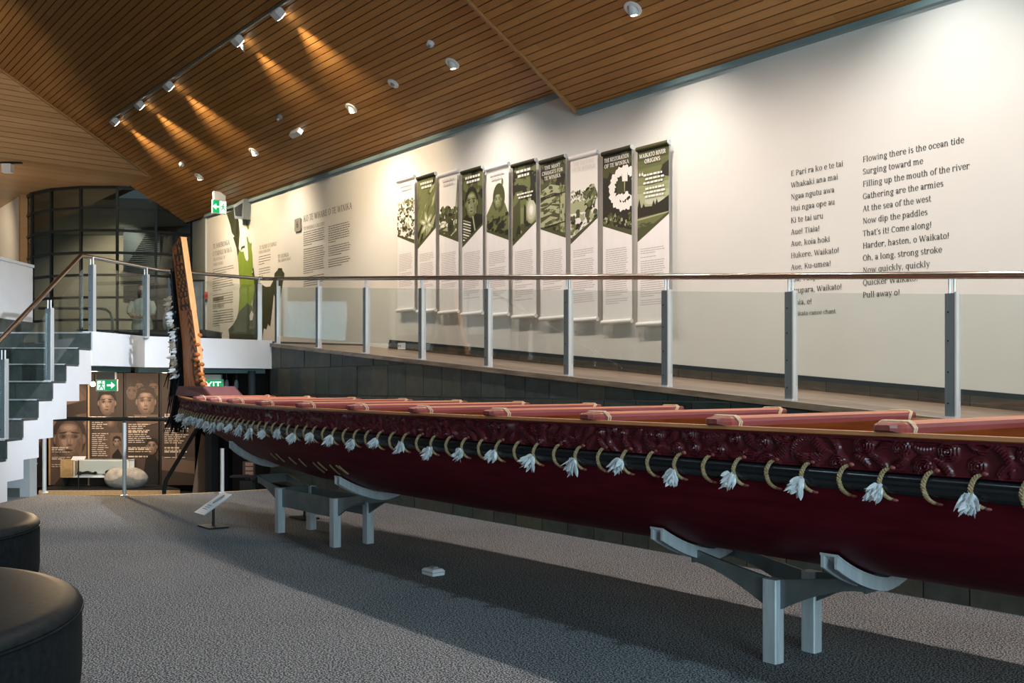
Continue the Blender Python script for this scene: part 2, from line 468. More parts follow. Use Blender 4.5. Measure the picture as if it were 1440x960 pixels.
# ------------------------------------------------------------------ mesh helpers
class MB:
    """collects shapes into one mesh; faces carry a material slot and an optional per-piece number"""

    def __init__(s):
        s.v, s.f, s.mi, s.k, s.sm = [], [], [], [], []
        s.cur, s.tag, s.smooth = 0, 0.0, False

    def add(s, vs, fs, smooth=None):
        o = len(s.v)
        s.v.extend([tuple(map(float, p)) for p in vs])
        for f in fs:
            s.f.append([i + o for i in f])
            s.mi.append(s.cur)
            s.k.append(s.tag)
            s.sm.append(s.smooth if smooth is None else smooth)

    def box(s, x0, x1, y0, y1, z0, z1):
        s.add([(x, y, z) for z in (z0, z1) for y in (y0, y1) for x in (x0, x1)],
              [(0, 2, 3, 1), (4, 5, 7, 6), (0, 1, 5, 4), (2, 6, 7, 3), (0, 4, 6, 2), (1, 3, 7, 5)], False)

    def obox(s, c, ux, uy, uz, hx, hy, hz, bev=0.0):
        """box about c with unit axes ux uy uz and half sizes; bev chamfers the edges that run along uz"""
        c, ux, uy, uz = map(Vector, (c, ux, uy, uz))
        if bev:
            p2 = [(-hx + bev, -hy), (hx - bev, -hy), (hx, -hy + bev), (hx, hy - bev), (hx - bev, hy), (-hx + bev, hy), (-hx, hy - bev), (-hx, -hy + bev)]
        else:
            p2 = [(-hx, -hy), (hx, -hy), (hx, hy), (-hx, hy)]
        n = len(p2)
        vs = [c + ux * a + uy * b + uz * (-hz) for a, b in p2] + [c + ux * a + uy * b + uz * hz for a, b in p2]
        s.add(vs, [tuple(range(n))[::-1], tuple(range(n, 2 * n))] + [(i, (i + 1) % n, n + (i + 1) % n, n + i) for i in range(n)], False)

    def prism(s, pts, off):
        """closed prism: polygon pts (3d) swept by off"""
        n = len(pts)
        off = Vector(off)
        vs = [Vector(p) for p in pts]
        s.add(vs + [p + off for p in vs], [tuple(range(n))[::-1], tuple(range(n, 2 * n))] + [(i, (i + 1) % n, n + (i + 1) % n, n + i) for i in range(n)], False)

    def poly(s, pts):
        s.add(pts, [tuple(range(len(pts)))], False)

    def tube(s, path, r, n=10, cap=True, closed=False):
        P = [Vector(p) for p in path]
        L = len(P)
        R = r if isinstance(r, (list, tuple)) else [r] * L
        vs, fs = [], []
        prev = None
        for i, p in enumerate(P):
            a = P[(i - 1) % L] if (i or closed) else P[0]
            b = P[(i + 1) % L] if (i < L - 1 or closed) else P[-1]
            d = (b - a).normalized()
            if prev is None:
                u = d.orthogonal().normalized()
            else:
                u = (prev - d * prev.dot(d))
                u = u.normalized() if u.length > 1e-6 else d.orthogonal().normalized()
            prev = u
            w = d.cross(u)
            vs += [p + (u * math.cos(2 * PI * k / n) + w * math.sin(2 * PI * k / n)) * R[i] for k in range(n)]
        for i in range(L if closed else L - 1):
            j = (i + 1) % L
            for k in range(n):
                fs.append((i * n + k, i * n + (k + 1) % n, j * n + (k + 1) % n, j * n + k))
        if cap and not closed:
            fs += [tuple(range(n))[::-1], tuple(range((L - 1) * n, L * n))]
        s.add(vs, fs, True)

    def lathe(s, c, prof, n=32, axis=(0, 0, 1), caps=True):
        c = Vector(c)
        ax = Vector(axis).normalized()
        u = ax.orthogonal().normalized()
        w = ax.cross(u)
        vs, fs = [], []
        for r, h in prof:
            vs += [c + ax * h + (u * math.cos(2 * PI * k / n) + w * math.sin(2 * PI * k / n)) * r for k in range(n)]
        for i in range(len(prof) - 1):
            for k in range(n):
                fs.append((i * n + k, i * n + (k + 1) % n, (i + 1) * n + (k + 1) % n, (i + 1) * n + k))
        if caps:
            fs += [tuple(range(n))[::-1], tuple(range((len(prof) - 1) * n, len(prof) * n))]
        s.add(vs, fs, True)

    def grid(s, rows, smooth=True, flip=False):
        n, mm = len(rows), len(rows[0])
        vs = [p for r_ in rows for p in r_]
        fs = []
        for i in range(n - 1):
            for j in range(mm - 1):
                q = (i * mm + j, i * mm + j + 1, (i + 1) * mm + j + 1, (i + 1) * mm + j)
                fs.append(q[::-1] if flip else q)
        s.add(vs, fs, smooth)

    def ball(s, c, rx, ry, rz, nu=16, nv=10, rot=None):
        c = Vector(c)
        rows = []
        for i in range(nv + 1):
            a = -PI / 2 + PI * i / nv
            row = []
            for j in range(nu + 1):
                b = 2 * PI * j / nu
                p = Vector((rx * math.cos(a) * math.cos(b), ry * math.cos(a) * math.sin(b), rz * math.sin(a)))
                row.append(c + (rot @ p if rot else p))
            rows.append(row)
        s.grid(rows)

    def text(s, body, size, o, ux, uy, xscale=1.0, align='LEFT', serif=True, bold=False):
        vs, fs, wid = glyphs(body, serif)
        k = size
        o, ux, uy = Vector(o), Vector(ux), Vector(uy)
        dx = {'LEFT': 0, 'CENTER': -wid / 2, 'RIGHT': -wid}[align]
        n_ = ux.cross(uy)
        lay = 0
        for qx, qy in (((0, 0), (.035, 0), (0, .03), (.035, .03)) if bold else ((0, 0),)):
            for f in fs:          # hair-thin steps keep overlapping strokes from sharing one plane
                lay = (lay + 1) % 24
                s.add([o + ux * ((vs[i][0] + dx + qx) * k * xscale) + uy * ((vs[i][1] + qy) * k) + n_ * (lay * 5e-5) for i in f], [tuple(range(len(f)))], False)
        return wid * k * xscale

    def build(s, name, mats, parent=None, weld=False):
        me = bpy.data.meshes.new(name)
        off = Vector(parent_origin(parent)) if parent else Vector((0, 0, 0))
        vv = np.array(s.v, dtype=np.float32) - np.array(off, dtype=np.float32)
        me.from_pydata(vv.tolist(), [], s.f)
        if not isinstance(mats, (list, tuple)):
            mats = [mats]
        for m_ in mats:
            me.materials.append(M[m_])
        me.polygons.foreach_set('material_index', s.mi)
        me.polygons.foreach_set('use_smooth', s.sm)
        at = me.attributes.new('slat', 'FLOAT', 'FACE')
        at.data.foreach_set('value', s.k)
        me.update()
        if any(s.sm):
            me.set_sharp_from_angle(angle=math.radians(48))
        if weld:
            b = bmesh.new()
            b.from_mesh(me)
            bmesh.ops.remove_doubles(b, verts=b.verts, dist=1e-5)
            b.to_mesh(me)
            b.free()
        o = bpy.data.objects.new(name, me)
        COL.objects.link(o)
        if parent:
            o.parent = parent
        return o


def parent_origin(p):
    v = Vector((0, 0, 0))
    while p:
        v += p.location
        p = p.parent
    return v


_gl = {}


def glyphs(body, serif):
    key = (body, serif)
    if key in _gl:
        return _gl[key]
    if serif:
        _gl[key] = serif_text(body)
        return _gl[key]
    cu = bpy.data.curves.new('lettering', 'FONT')
    cu.body = body
    cu.size = 1
    ob = bpy.data.objects.new('lettering', cu)
    COL.objects.link(ob)
    dg = bpy.context.evaluated_depsgraph_get()
    me = bpy.data.meshes.new_from_object(ob.evaluated_get(dg))
    vs = [(v.co.x, v.co.y) for v in me.vertices]
    fs = [tuple(p.vertices) for p in me.polygons]
    wid = max([x for x, y in vs] or [0])
    bpy.data.objects.remove(ob)
    bpy.data.meshes.remove(me)
    bpy.data.curves.remove(cu)
    _gl[key] = (vs, fs, wid)
    return _gl[key]


def tag(o, label, cat, group=None, kind=None):
    if label:
        o['label'] = label
    if cat:
        o['category'] = cat
    if group:
        o['group'] = group
    if kind:
        o['kind'] = kind
    return o


def thing(name, label, cat, loc=(0, 0, 0), group=None):
    o = bpy.data.objects.new(name, None)
    o.empty_display_size = .1
    COL.objects.link(o)
    o.location = loc
    return tag(o, label, cat, group)


def struct(name, mb, mats, label=None, cat=None):
    o = mb.build(name, mats)
    return tag(o, label, cat, None, 'structure')


def part(name, mb, mats, parent, label=None):
    o = mb.build(name, mats, parent)
    if label:
        o['label'] = label
    return o


def cw(X, D):
    """a point X metres to the right and D metres ahead of the visitor, in room axes"""
    return (RX * X - RY * D, RY * X + RX * D)


def cw3(X, D, z):
    a, b = cw(X, D)
    return Vector((a, b, z))


UR = Vector((RX, RY, 0))
UF = Vector((-RY, RX, 0))
UZ = Vector((0, 0, 1))
UX = Vector((1, 0, 0))
UY = Vector((0, 1, 0))


def clip(poly, region):
    """polygon clipped to a convex region (counter-clockwise)"""
    out = poly
    n = len(region)
    for i in range(n):
        (ax, ay), (bx, by) = region[i], region[(i + 1) % n]
        inp, out = out, []
        if not inp:
            return []
        side = lambda p: (bx - ax) * (p[1] - ay) - (by - ay) * (p[0] - ax)
        for j in range(len(inp)):
            p, q = inp[j], inp[(j + 1) % len(inp)]
            a, b = side(p), side(q)
            if a >= 0:
                out.append(p)
            if a * b < 0:
                t_ = a / (a - b)
                out.append((p[0] + (q[0] - p[0]) * t_, p[1] + (q[1] - p[1]) * t_))
    return out
# ------------------------------------------------------------------ the building
PITCH = .584                      # slope of the timber ceiling
SL = math.sqrt(1 + PITCH ** 2)
ET = Vector((0, -1 / SL, PITCH / SL))       # up the slope
EN = Vector((0, PITCH / SL, 1 / SL))        # out of the ceiling, upwards
rnd = random.Random(11)


def ramp_z(s):
    return min(2.15, 1.265 + .0806 * (-3.465 - s))


def slope_ceiling(name, x0, x1, z0, tmax=8.2, tmin=0.0, xmin_low=None, low_t=6.98):
    mb = MB()
    p = .1
    i = 0
    d = (8.2 - tmax) * SL
    while True:
        tm = 8.2 - d / SL
        if tm < tmin:
            break
        c = Vector((0, 8.2, z0)) + ET * (d + p / 2)
        xa = xmin_low if (xmin_low is not None and tm - .04 > low_t) else x0
        mb.tag = i + .5
        mb.obox(c + EN * .012 + UX * ((xa + x1) / 2), UX, ET, EN, (x1 - xa) / 2, p / 2 - .0065, .012)
        d += p
        i += 1
    mb.cur, mb.tag = 1, 0
    L = d
    xb = xmin_low if xmin_low is not None else x0
    base = Vector((0, 8.2, z0)) + EN * .04
    mb.obox(base + ET * (L / 2 - .05) + UX * ((x0 + x1) / 2), UX, ET, EN, (x1 - x0) / 2, L / 2, .012)
    if xmin_low is not None:
        mb.obox(base + ET * .68 + UX * ((xb + x0) / 2), UX, ET, EN, (x0 - xb) / 2, .74, .012)
    return struct(name, mb, ['slat', 'void'])


slope_ceiling('ceiling', -20.7, -8.94, 5.1, xmin_low=-22.0)
slope_ceiling('ceiling_step', -8.94, 8.4, 4.8)
mb = MB()      # edging of the lower ceiling where it steps, and of the far gable
for x, z0 in ((-8.955, 4.8),):
    c = Vector((x, 8.2, z0)) + ET * 4.7
    mb.obox(c + EN * .10, UX, ET, EN, .018, 4.7, .125)
struct('trim_1', mb, 'slat_edge')
mb = MB()
mb.obox(Vector((-20.69, 8.2, 5.1)) + ET * 5.6 - EN * .004, UX, ET, EN, .022, 4.25, .018)
struct('trim_2', mb, 'slat_edge')
mb = MB()
mb.box(-20.7, -8.97, 8.14, 8.2, 5.06, 5.115)
mb.box(-8.93, 8.4, 8.14, 8.2, 4.76, 4.815)
struct('trim_3', mb, 'teal')

# far gable of pale timber over the foyer, and the flat soffit beyond it
mb = MB()
z = 5.79
i = 0
while z < 9.7:
    z1 = min(z + .092, 9.9)
    ta, tb = 8.2 - (z - 5.1) / PITCH, 8.2 - (z1 - 5.1) / PITCH
    mb.tag = i + .5
    mb.prism([(-20.74, -3, z), (-20.74, ta, z), (-20.74, tb, z1), (-20.74, -3, z1)], (-.02, 0, 0))
    z += .1
    i += 1
mb.cur = 1
mb.prism([(-20.77, -3, 5.83), (-20.77, 6.95, 5.83), (-20.77, .4, 9.7), (-20.77, -3, 9.7)], (-.05, 0, 0))
struct('wall_gable', mb, ['slat_y', 'void'])
mb = MB()
s = -20.735
i = 0
while s > -30:
    mb.tag = i + .5
    mb.box(s - .096, s, -4, 7.02, 5.80, 5.82)
    s -= .1
    i += 1
mb.cur = 1
mb.box(-30, -20.8, -4, 7.3, 5.84, 5.87)
struct('ceiling_foyer', mb, ['slat_y', 'void'])

# walls
mb = MB()
mb.box(-20.7, 8.4, 8.2, 8.4, 0, 5.4)
struct('wall_right', mb, 'wall')
mb = MB()
a, b = Vector((-20.7, 8.205, 2)), Vector((-21.95, 8.34, 2))
mb.prism([a, b, b + UY * .15, a + UY * .15], (0, 0, 3.6))
mb.cur = 1
mb.box(-20.72, -20.69, 8.17, 8.21, 2.15, 5.12)
struct('wall_corner', mb, ['wall_grey', 'white'])
mb = MB()
mb.box(-31, 8.4, -7.0, -6.8, 0, 10.5)
struct('wall_back', mb, 'white')
mb = MB()
mb.box(8.4, 8.6, -7, 8.4, 0, 10.5)
struct('wall_end', mb, 'white')
mb = MB()
mb.prism([(-31, 0, 9.95), (8.4, 0, 9.95), (8.4, -7, 6.2), (-31, -7, 6.2)], (0, 0, .1))
struct('ceiling_back', mb, 'slat')
mb = MB()
mb.box(-31, -24.75, 5.43, 5.6, 2.15, 5.8)
mb.cur = 1
mb.box(-24.75, -24.62, 5.40, 5.55, 2.15, 5.8)
struct('wall_left', mb, ['cream', 'slat_y'])

# carpeted floor with its curved edge, and the lower floor past it
edge = [(-13.22, 6.6), (-13.25, 6.3), (-13.3, 5.7), (-13.38, 5.2), (-13.5, 4.7), (-13.67, 4.33), (-13.93, 4.02), (-14.24, 3.75), (-14.68, 3.38), (-15.2, 2.8), (-15.9, 2.0)]
mb = MB()
pts = [(8.4, -6.8, 0), (8.4, 6.6, 0)] + [(x, y, 0) for x, y in edge] + [(-15.9, -6.8, 0)]
mb.prism(pts, (0, 0, -.12))
struct('floor', mb, 'carpet')
mb = MB()
mb.tube([(x - .012, y, -.008) for x, y in edge[:6]], .013, 8)
struct('trim_4', mb, 'oak')
mb = MB()
mb.box(-31, -13, -6.8, 8.3, -.6, -.45)
for (x, y), (x2, y2) in zip(edge, edge[1:]):
    mb.prism([(x, y, -.45), (x2, y2, -.45), (x2, y2, -.13), (x, y, -.13)], (.08, 0, 0))
struct('floor_lower', mb, 'dark')
mb = MB()
p0, p1 = cw(-16, 19.6), cw(-4.0, 19.6)
mb.prism([(*p0, -.45), (*p1, -.45), (*p1, 2.1), (*p0, 2.1)], UF * .1)
mb.prism([cw3(-4.9, 15.9, -.45), cw3(-4.0, 19.6, -.45), cw3(-4.0, 19.6, 2.1), cw3(-4.9, 15.9, 2.1)], UR * .1)
mb.prism([cw3(-4.55, 16.2, -.45), cw3(-3.4, 15.6, -.45), cw3(-3.4, 15.6, 2.0), cw3(-4.55, 16.2, 2.0)], UF * .1)
struct('wall_lower', mb, 'dark')

# the ramp, its slate face, its skirting
TS = .385
mb = MB()
row = 0
zb = 0.0
while zb < 2.15:
    zt = .195 if row == 0 else zb + TS
    s = -14.15 + (.0 if row % 2 else -.1)
    j = 0
    while s < 8.4:
        w = TS * rnd.choice((1, 1, 1, .86, 1.1))
        s1 = s + w
        g = .006
        top = lambda q: ramp_z(q) - .03
        p = [(max(s, -14.15) + g, zb + g), (s1 - g, zb + g), (s1 - g, min(zt - g, top(s1))), (max(s, -14.15) + g, min(zt - g, top(s)))]
        if p[3][1] > zb + .02 and s1 > -14.1 and p[2][1] > zb + .012:
            off = rnd.uniform(0, .012)
            mb.tag = rnd.random() * 100
            mb.prism([(x, 6.6 - off, zz) for x, zz in p], (0, .05, 0))
        s = s1
        j += 1
    zb = zt
    row += 1
mb.cur, mb.tag = 1, 0
mb.prism([(-14.15, 6.612, 0), (8.4, 6.612, 0), (8.4, 6.612, ramp_z(8.4) - .04), (-14.15, 6.612, 2.10)], (0, .1, 0))
struct('wall_ramp', mb, ['slate', 'grout'])
mb = MB()
mb.prism([(-14.1, 6.56, 2.122), (8.4, 6.56, ramp_z(8.4)), (8.4, 8.2, ramp_z(8.4)), (-14.1, 8.2, 2.122)], (0, 0, -.05))
struct('ramp', mb, 'ramp')
mb = MB()
s = -13.3
while s < 8.4:
    s1 = s + .46
    mb.tag = rnd.random() * 100
    h = .09
    ya = 8.175
    mb.prism([(s + .003, ya, ramp_z(s) - .02), (s1 - .003, ya, ramp_z(s1) - .02), (s1 - .003, ya, ramp_z(s1) + h), (s + .003, ya, ramp_z(s) + h)], (0, .03, 0))
    s = s1
mb.cur = 1
mb.prism([(-13.3, 8.19, ramp_z(-13.3) + .09), (8.4, 8.19, ramp_z(8.4) + .09), (8.4, 8.19, ramp_z(8.4) + .135), (-13.3, 8.19, ramp_z(-13.3) + .135)], (0, .02, 0))
struct('baseboard_right', mb, ['skirt', 'navy'])

# landing, its white beam, the sawtooth stair
LZ = 2.15
C0, C1, C2 = Vector(cw3(-5.3, 12.54, 0)), Vector(cw3(-5.10, 13.8, 0)), Vector((-14.1, 6.6, 0))
mb = MB()
pts = [C0 + UZ * LZ, C1 + UZ * LZ, C2 + UZ * LZ, Vector((-14.1, 8.2, LZ)), Vector((-21.5, 8.25, LZ)), Vector((-31, 8.25, LZ)), Vector((-31, 0, LZ)), cw3(-9, 12.54, LZ)]
mb.prism(pts, (0, 0, -.22))
struct('landing', mb, 'step_slate')
mb = MB()
for a, b in ((C0, C1), (C1, C2)):
    d = (b - a).normalized()
    n = Vector((d.y, -d.x, 0))
    n = n if n.dot(-UF) > 0 else -n
    e0, e1 = a + n * .02, b + n * .02
    mb.prism([e0 + UZ * 1.735, e1 + UZ * 1.735, e1 + UZ * 2.165, e0 + UZ * 2.165], n * -.14)
mb.cur = 1
for a, b in ((C0, C1), (C1, C2)):
    d = (b - a).normalized()
    n = Vector((d.y, -d.x, 0))
    n = n if n.dot(-UF) > 0 else -n
    mb.prism([a - n * .2 + UZ * 1.665, b - n * .2 + UZ * 1.665, b - n * .2 + UZ * 1.74, a - n * .2 + UZ * 1.74], n * -.12)
struct('beam', mb, ['white', 'teal'])
RISE, GO, XS0, XS1 = .205, .348, -5.3, -7.0
mb = MB()
prof = [(12.54 + .3, LZ)]
zz = [LZ - RISE * k for k in range(12)]
dd = [12.54 - GO * k for k in range(12)]
top, bot = [(dd[0], zz[0] - .03)], []
for k in range(10):
    top += [(dd[k], zz[k + 1] - .025), (dd[k + 1], zz[k + 1] - .025)]
bot = [(d_ + .0, z_ - .42) for d_, z_ in top]
for k in range(len(top) - 1):      # one prism per run so that every face stays convex
    (d0, z0), (d1, z1) = top[k], top[k + 1]
    if abs(d0 - d1) < 1e-6:
        continue
    mb.prism([cw3(XS0, d0, z0), cw3(XS0, d1, z1), cw3(XS0, d1, max(z1 - .42, 0)), cw3(XS0, d0, max(z0 - .42, 0))], UR * (XS1 - XS0))
mb.prism([cw3(XS0, 12.54, LZ - .03), cw3(XS0, 12.54, LZ - .42), cw3(XS0, 12.9, LZ - .42), cw3(XS0, 12.9, LZ - .03)], UR * (XS1 - XS0))
mb.cur = 1
for k in range(11):
    mb.tag = k * 3.7
    nt = 4
    for q in range(nt):
        xa, xb = XS0 + (XS1 - XS0) * q / nt, XS0 + (XS1 - XS0) * (q + 1) / nt
        mb.tag = k * 3.7 + q
        z1_, z0_ = zz[k], zz[k + 1] if k < 11 else 0
        mb.prism([cw3(xa + .0, dd[k] - .025, max(z0_, 0)), cw3(xb + .004, dd[k] - .025, max(z0_, 0)), cw3(xb + .004, dd[k] - .025, z1_), cw3(xa, dd[k] - .025, z1_)], UF * .03)
        if k:
            mb.prism([cw3(xa, dd[k] - .025, z1_ - .024), cw3(xb + .004, dd[k] - .025, z1_ - .024), cw3(xb + .004, dd[k - 1] - .026, z1_ - .024), cw3(xa, dd[k - 1] - .026, z1_ - .024)], UZ * .024)
mb.cur = 2
for k in range(11):
    mb.prism([cw3(XS0 - .01, dd[k] - .032, zz[k] - .012), cw3(XS1, dd[k] - .032, zz[k] - .012), cw3(XS1, dd[k] - .032, zz[k] + .004), cw3(XS0 - .01, dd[k] - .032, zz[k] + .004)], UF * .045)
struct('stairs', mb, ['white', 'step_slate', 'alu'])
mb = MB()
mb.prism([cw3(-7.0, 12.3, 2.15), cw3(-7.0, 14.54, 2.15), cw3(-7.0, 14.54, 3.20), cw3(-7.0, 12.3, 3.20)], UR * -.16)
mb.prism([cw3(-6.985, 12.28, 3.20), cw3(-6.985, 14.56, 3.20), cw3(-6.985, 14.56, 3.24), cw3(-6.985, 12.28, 3.24)], UR * -.19)
mb.cur = 1
mb.prism([cw3(-6.985, 12.6, 2.15), cw3(-6.985, 14.55, 2.15), cw3(-6.985, 14.55, 2.40), cw3(-6.985, 12.6, 2.40)], UR * -.02)
struct('wall_parapet', mb, ['white', 'step_slate'])
mb = MB()
mb.prism([cw3(-7.3, 13.25, 0), cw3(-6.42, 13.25, 0), cw3(-6.42, 13.25, 1.72), cw3(-7.3, 13.25, 1.72)], UF * .2)
mb.cur = 1
mb.prism([cw3(-6.74, 13.23, 0), cw3(-6.55, 13.23, 0), cw3(-6.55, 13.23, .12), cw3(-6.74, 13.23, .12)], UF * .03)
struct('wall_pier', mb, ['blue_grey', 'step_slate'])
# column and pale board in the dark under the landing
mb = MB()
mb.lathe(cw3(-3.92, 15.0, -.45), [(.055, 0), (.055, 2.15)], 16)
struct('column', mb, 'navy')

# glazed drum
DC, DR = (-8.95, 24.17), 2.576
zs = [2.42, 2.9, 3.385, 3.87, 4.355, 4.84, 5.325, 5.79]
ths = [math.radians(-80 + 17.68 * k) for k in range(8)]
dp = lambda th, r=DR: (DC[0] + r * math.sin(th), DC[1] - r * math.cos(th))
mb = MB()
for th in ths:
    x, d = dp(th)
    t_ = UR * math.cos(th) + UF * math.sin(th)
    n_ = UR * math.sin(th) - UF * math.cos(th)
    mb.obox(cw3(x, d, 4.1), t_, n_, UZ, .026, .03, 1.7)
for a, b in zip(ths, ths[1:]):
    pa, pb = cw3(*dp(a), 0), cw3(*dp(b), 0)
    t_ = (pb - pa).normalized()
    n_ = t_.cross(UZ)
    for z in zs:
        mb.obox((pa + pb) / 2 + UZ * z, t_, n_, UZ, (pb - pa).length / 2, .04, .025 if z < 5.7 else .05)
wf = struct('window_1', mb, 'frame_black')
mb = MB()
for a, b in zip(ths, ths[1:]):
    pa, pb = cw3(*dp(a), 0), cw3(*dp(b), 0)
    mb.prism([pa + UZ * 2.4, pb + UZ * 2.4, pb + UZ * 5.8, pa + UZ * 5.8], (pb - pa).normalized().cross(UZ) * .01)
part('glass', mb, 'drum_glass', wf)
mb = MB()
for a, b in zip(ths, ths[1:]):
    pa, pb, qa, qb = cw3(*dp(a, DR + .12), LZ), cw3(*dp(b, DR + .12), LZ), cw3(*dp(a, DR - .1), LZ), cw3(*dp(b, DR - .1), LZ)
    mb.prism([pa, pb, qb, qa], (0, 0, .26))
struct('trim_5', mb, 'frame_black')
# the room behind the glass
mb = MB()
mb.prism([cw3(-22, 29, 2.1), cw3(-4, 29, 2.1), cw3(-4, 29, 5.85), cw3(-22, 29, 5.85)], UF * .1)
mb.cur = 1
mb.prism([cw3(-10.7, 27.4, 3.75), cw3(-7.0, 26.6, 3.4), cw3(-7.0, 26.6, 5.8), cw3(-10.7, 27.4, 5.8)], UF * .1)
mb.cur = 2
lv = [(-10.40, 4.10), (-9.36, 4.22), (-9.36, 5.50), (-9.72, 5.50), (-10.40, 4.42)]
for k in range(26):      # slanting louvred bulkhead
    z0 = 4.10 + .054 * k
    c_ = clip([(-10.6, z0), (-9.2, z0 + .05), (-9.2, z0 + .085), (-10.6, z0 + .035)], lv)
    if len(c_) > 2:
        mb.prism([cw3(x, 26.45, z) for x, z in c_], UF * .03)
struct('wall_foyer', mb, ['cream', 'navy', 'wall_grey'])
mb = MB()
mb.box(-36, -31, -4, 14, 5.85, 5.95)
mb.prism([cw3(-18, 21.8, 5.83), cw3(-4, 24.5, 5.83), cw3(-4, 29.2, 5.83), cw3(-20, 29.2, 5.83)], (0, 0, .06))
mb.prism([cw3(-22, 21, 2.0), cw3(-4, 22, 2.0), cw3(-4, 29.2, 2.0), cw3(-22, 29.2, 2.0)], (0, 0, .1))
struct('floor_foyer', mb, 'wall_grey')
spot('foyer_spot', cw3(-10.6, 26.5, 5.7), cw3(-10.8, 29, 3.6), 330, WARM, 110, .6)
spot('foyer_spot', cw3(-8.0, 25.2, 5.7), cw3(-8.3, 29, 2.8), 190, WARM, 100, .6)
# ------------------------------------------------------------------ balustrades
def post_mesh(w=.07, d=.05, h=.86, pin=.10):
    """flat steel bar with a bright edge plate, screw holes and twin pins that carry the rail"""
    mb = MB()
    mb.obox((0, 0, h / 2), UX, UY, UZ, w / 2, d / 2, h / 2)
    mb.cur = 1
    mb.obox((w / 2 + .008, 0, h / 2 + .004), UX, UY, UZ, .006, d / 2 + .004, h / 2 + .004)
    mb.cur = 2
    mb.obox((w / 2 + .001, 0, h / 2), UX, UY, UZ, .002, d / 2 - .004, h / 2)
    for q in (.12, .37, .62, .85):
        mb.lathe((-.012, -d / 2 + .001, h * q), [(.006, 0), (.006, .003)], 10, (0, -1, 0))
    mb.cur = 1
    for x in (-.014, .022):
        mb.tube([(x, 0, h - .01), (x, 0, h + pin)], .009, 8)
    mb.obox((0, 0, -.0), UX, UY, UZ, w / 2 + .01, d / 2 + .012, .012)
    return mb


def place_post(proto, parent, loc, rz, first):
    o = proto if first else proto.copy()
    if not first:
        COL.objects.link(o)
    o.parent = parent
    o.location = Vector(loc) - parent_origin(parent)
    o.rotation_euler = (0, 0, rz)
    return o


def glass_panel(parent, a, b, z0a, z0b, h, side):
    mb = MB()
    mb.prism([a + UZ * z0a, b + UZ * z0b, b + UZ * (z0b + h), a + UZ * (z0a + h)], side * .01)
    part('glass_panel', mb, 'glass', parent)


# along the ramp
S_POSTS = [-3.465 - 1.3185 * k for k in range(9)]
S_NEAR = [-3.465 + 1.3185 * k for k in range(1, 5)]
br = thing('glass_balustrade', 'long steel and glass balustrade running down the sloping stone ramp', 'balustrade', (-14.0, 6.65, 2.12))
proto = post_mesh().build('post', ['steel', 'bright_steel', 'void'], None)
for i, s in enumerate(S_NEAR[::-1] + S_POSTS):
    place_post(proto, br, (s, 6.65, ramp_z(s)), 0, i == 0)
sp = S_NEAR[::-1] + S_POSTS
mb = MB()
mb.tube([(sp[0] + .4, 6.65, ramp_z(sp[0] + .4) + .985), (-13.75, 6.65, ramp_z(-13.75) + .985), (-14.12, 6.63, 2.15 + .955), (-14.22, 6.50, 2.15 + .955)], .027, 14)
part('handrail', mb, 'rail', br, 'warm toned round steel handrail')
for a, b in zip(sp, sp[1:]):
    glass_panel(br, Vector((a - .05, 6.65, 0)), Vector((b + .055, 6.65, 0)), ramp_z(a - .05) + .12, ramp_z(b + .055) + .12, .735, UY)
# round the landing
bl = thing('glass_balustrade', 'glass balustrade with steel posts along the edge of the white landing beam', 'balustrade', (C1.x, C1.y, LZ))
R0, R1, R2 = cw3(-5.33, 12.62, 0), cw3(-5.0, 14.05, 0), Vector((-14.22, 6.50, 0))
proto2 = post_mesh(.06, .06).build('post', ['steel', 'bright_steel', 'void'], None)
lp = [(R0, .9), (R0 + (R1 - R0) * .80, .9), (R1 + (R2 - R1) * .12, .45), (R1 + (R2 - R1) * .965, .0)]
for i, (p, rz) in enumerate(lp):
    place_post(proto2, bl, p + UZ * LZ, rz, i == 0)
mb = MB()
mb.tube([R0 + UZ * (LZ + .96), R0 + (R1 - R0) * .93 + UZ * (LZ + .96), R1 + UZ * (LZ + .96), R1 + (R2 - R1) * .06 + UZ * (LZ + .958), R2 + UZ * (LZ + .955)], .026, 14)
part('handrail', mb, 'silver_rail', bl, 'silver steel handrail')
for a, b in ((lp[0][0], lp[1][0]), (lp[1][0], lp[2][0]), (lp[2][0], lp[3][0])):
    d = (b - a).normalized()
    glass_panel(bl, a + d * .05, b - d * .05, LZ + .05, LZ + .05, .80, d.cross(UZ))
# down the stair
bs = thing('glass_balustrade', 'glass balustrade with a sloping handrail beside the slate stair', 'balustrade', (*cw(-5.36, 12.0), LZ))
proto3 = post_mesh(.06, .06, .84).build('post', ['steel', 'bright_steel', 'void'], None)
st = []
for i, k in enumerate((3, 6, 9)):
    p = cw3(-5.37, dd[k] + .05, zz[k])
    st.append(p)
    place_post(proto3, bs, p, .9, i == 0)
mb = MB()
d9 = dd[10]
mb.tube([cw3(-5.33, 12.62, LZ + .96), cw3(-5.35, 12.35, LZ + .945), cw3(-5.37, d9, LZ - (12.35 - d9) * RISE / GO + .945)], .027, 14)
part('handrail', mb, 'rail', bs, 'warm toned sloping steel handrail')
q = [cw3(-5.37, 12.5, LZ)] + st
for a, b in zip(q, q[1:]):
    glass_panel(bs, a - UF * .06, b + UF * .06, a.z * 0 + .10 - .03, .10 + .03, .72, UR)
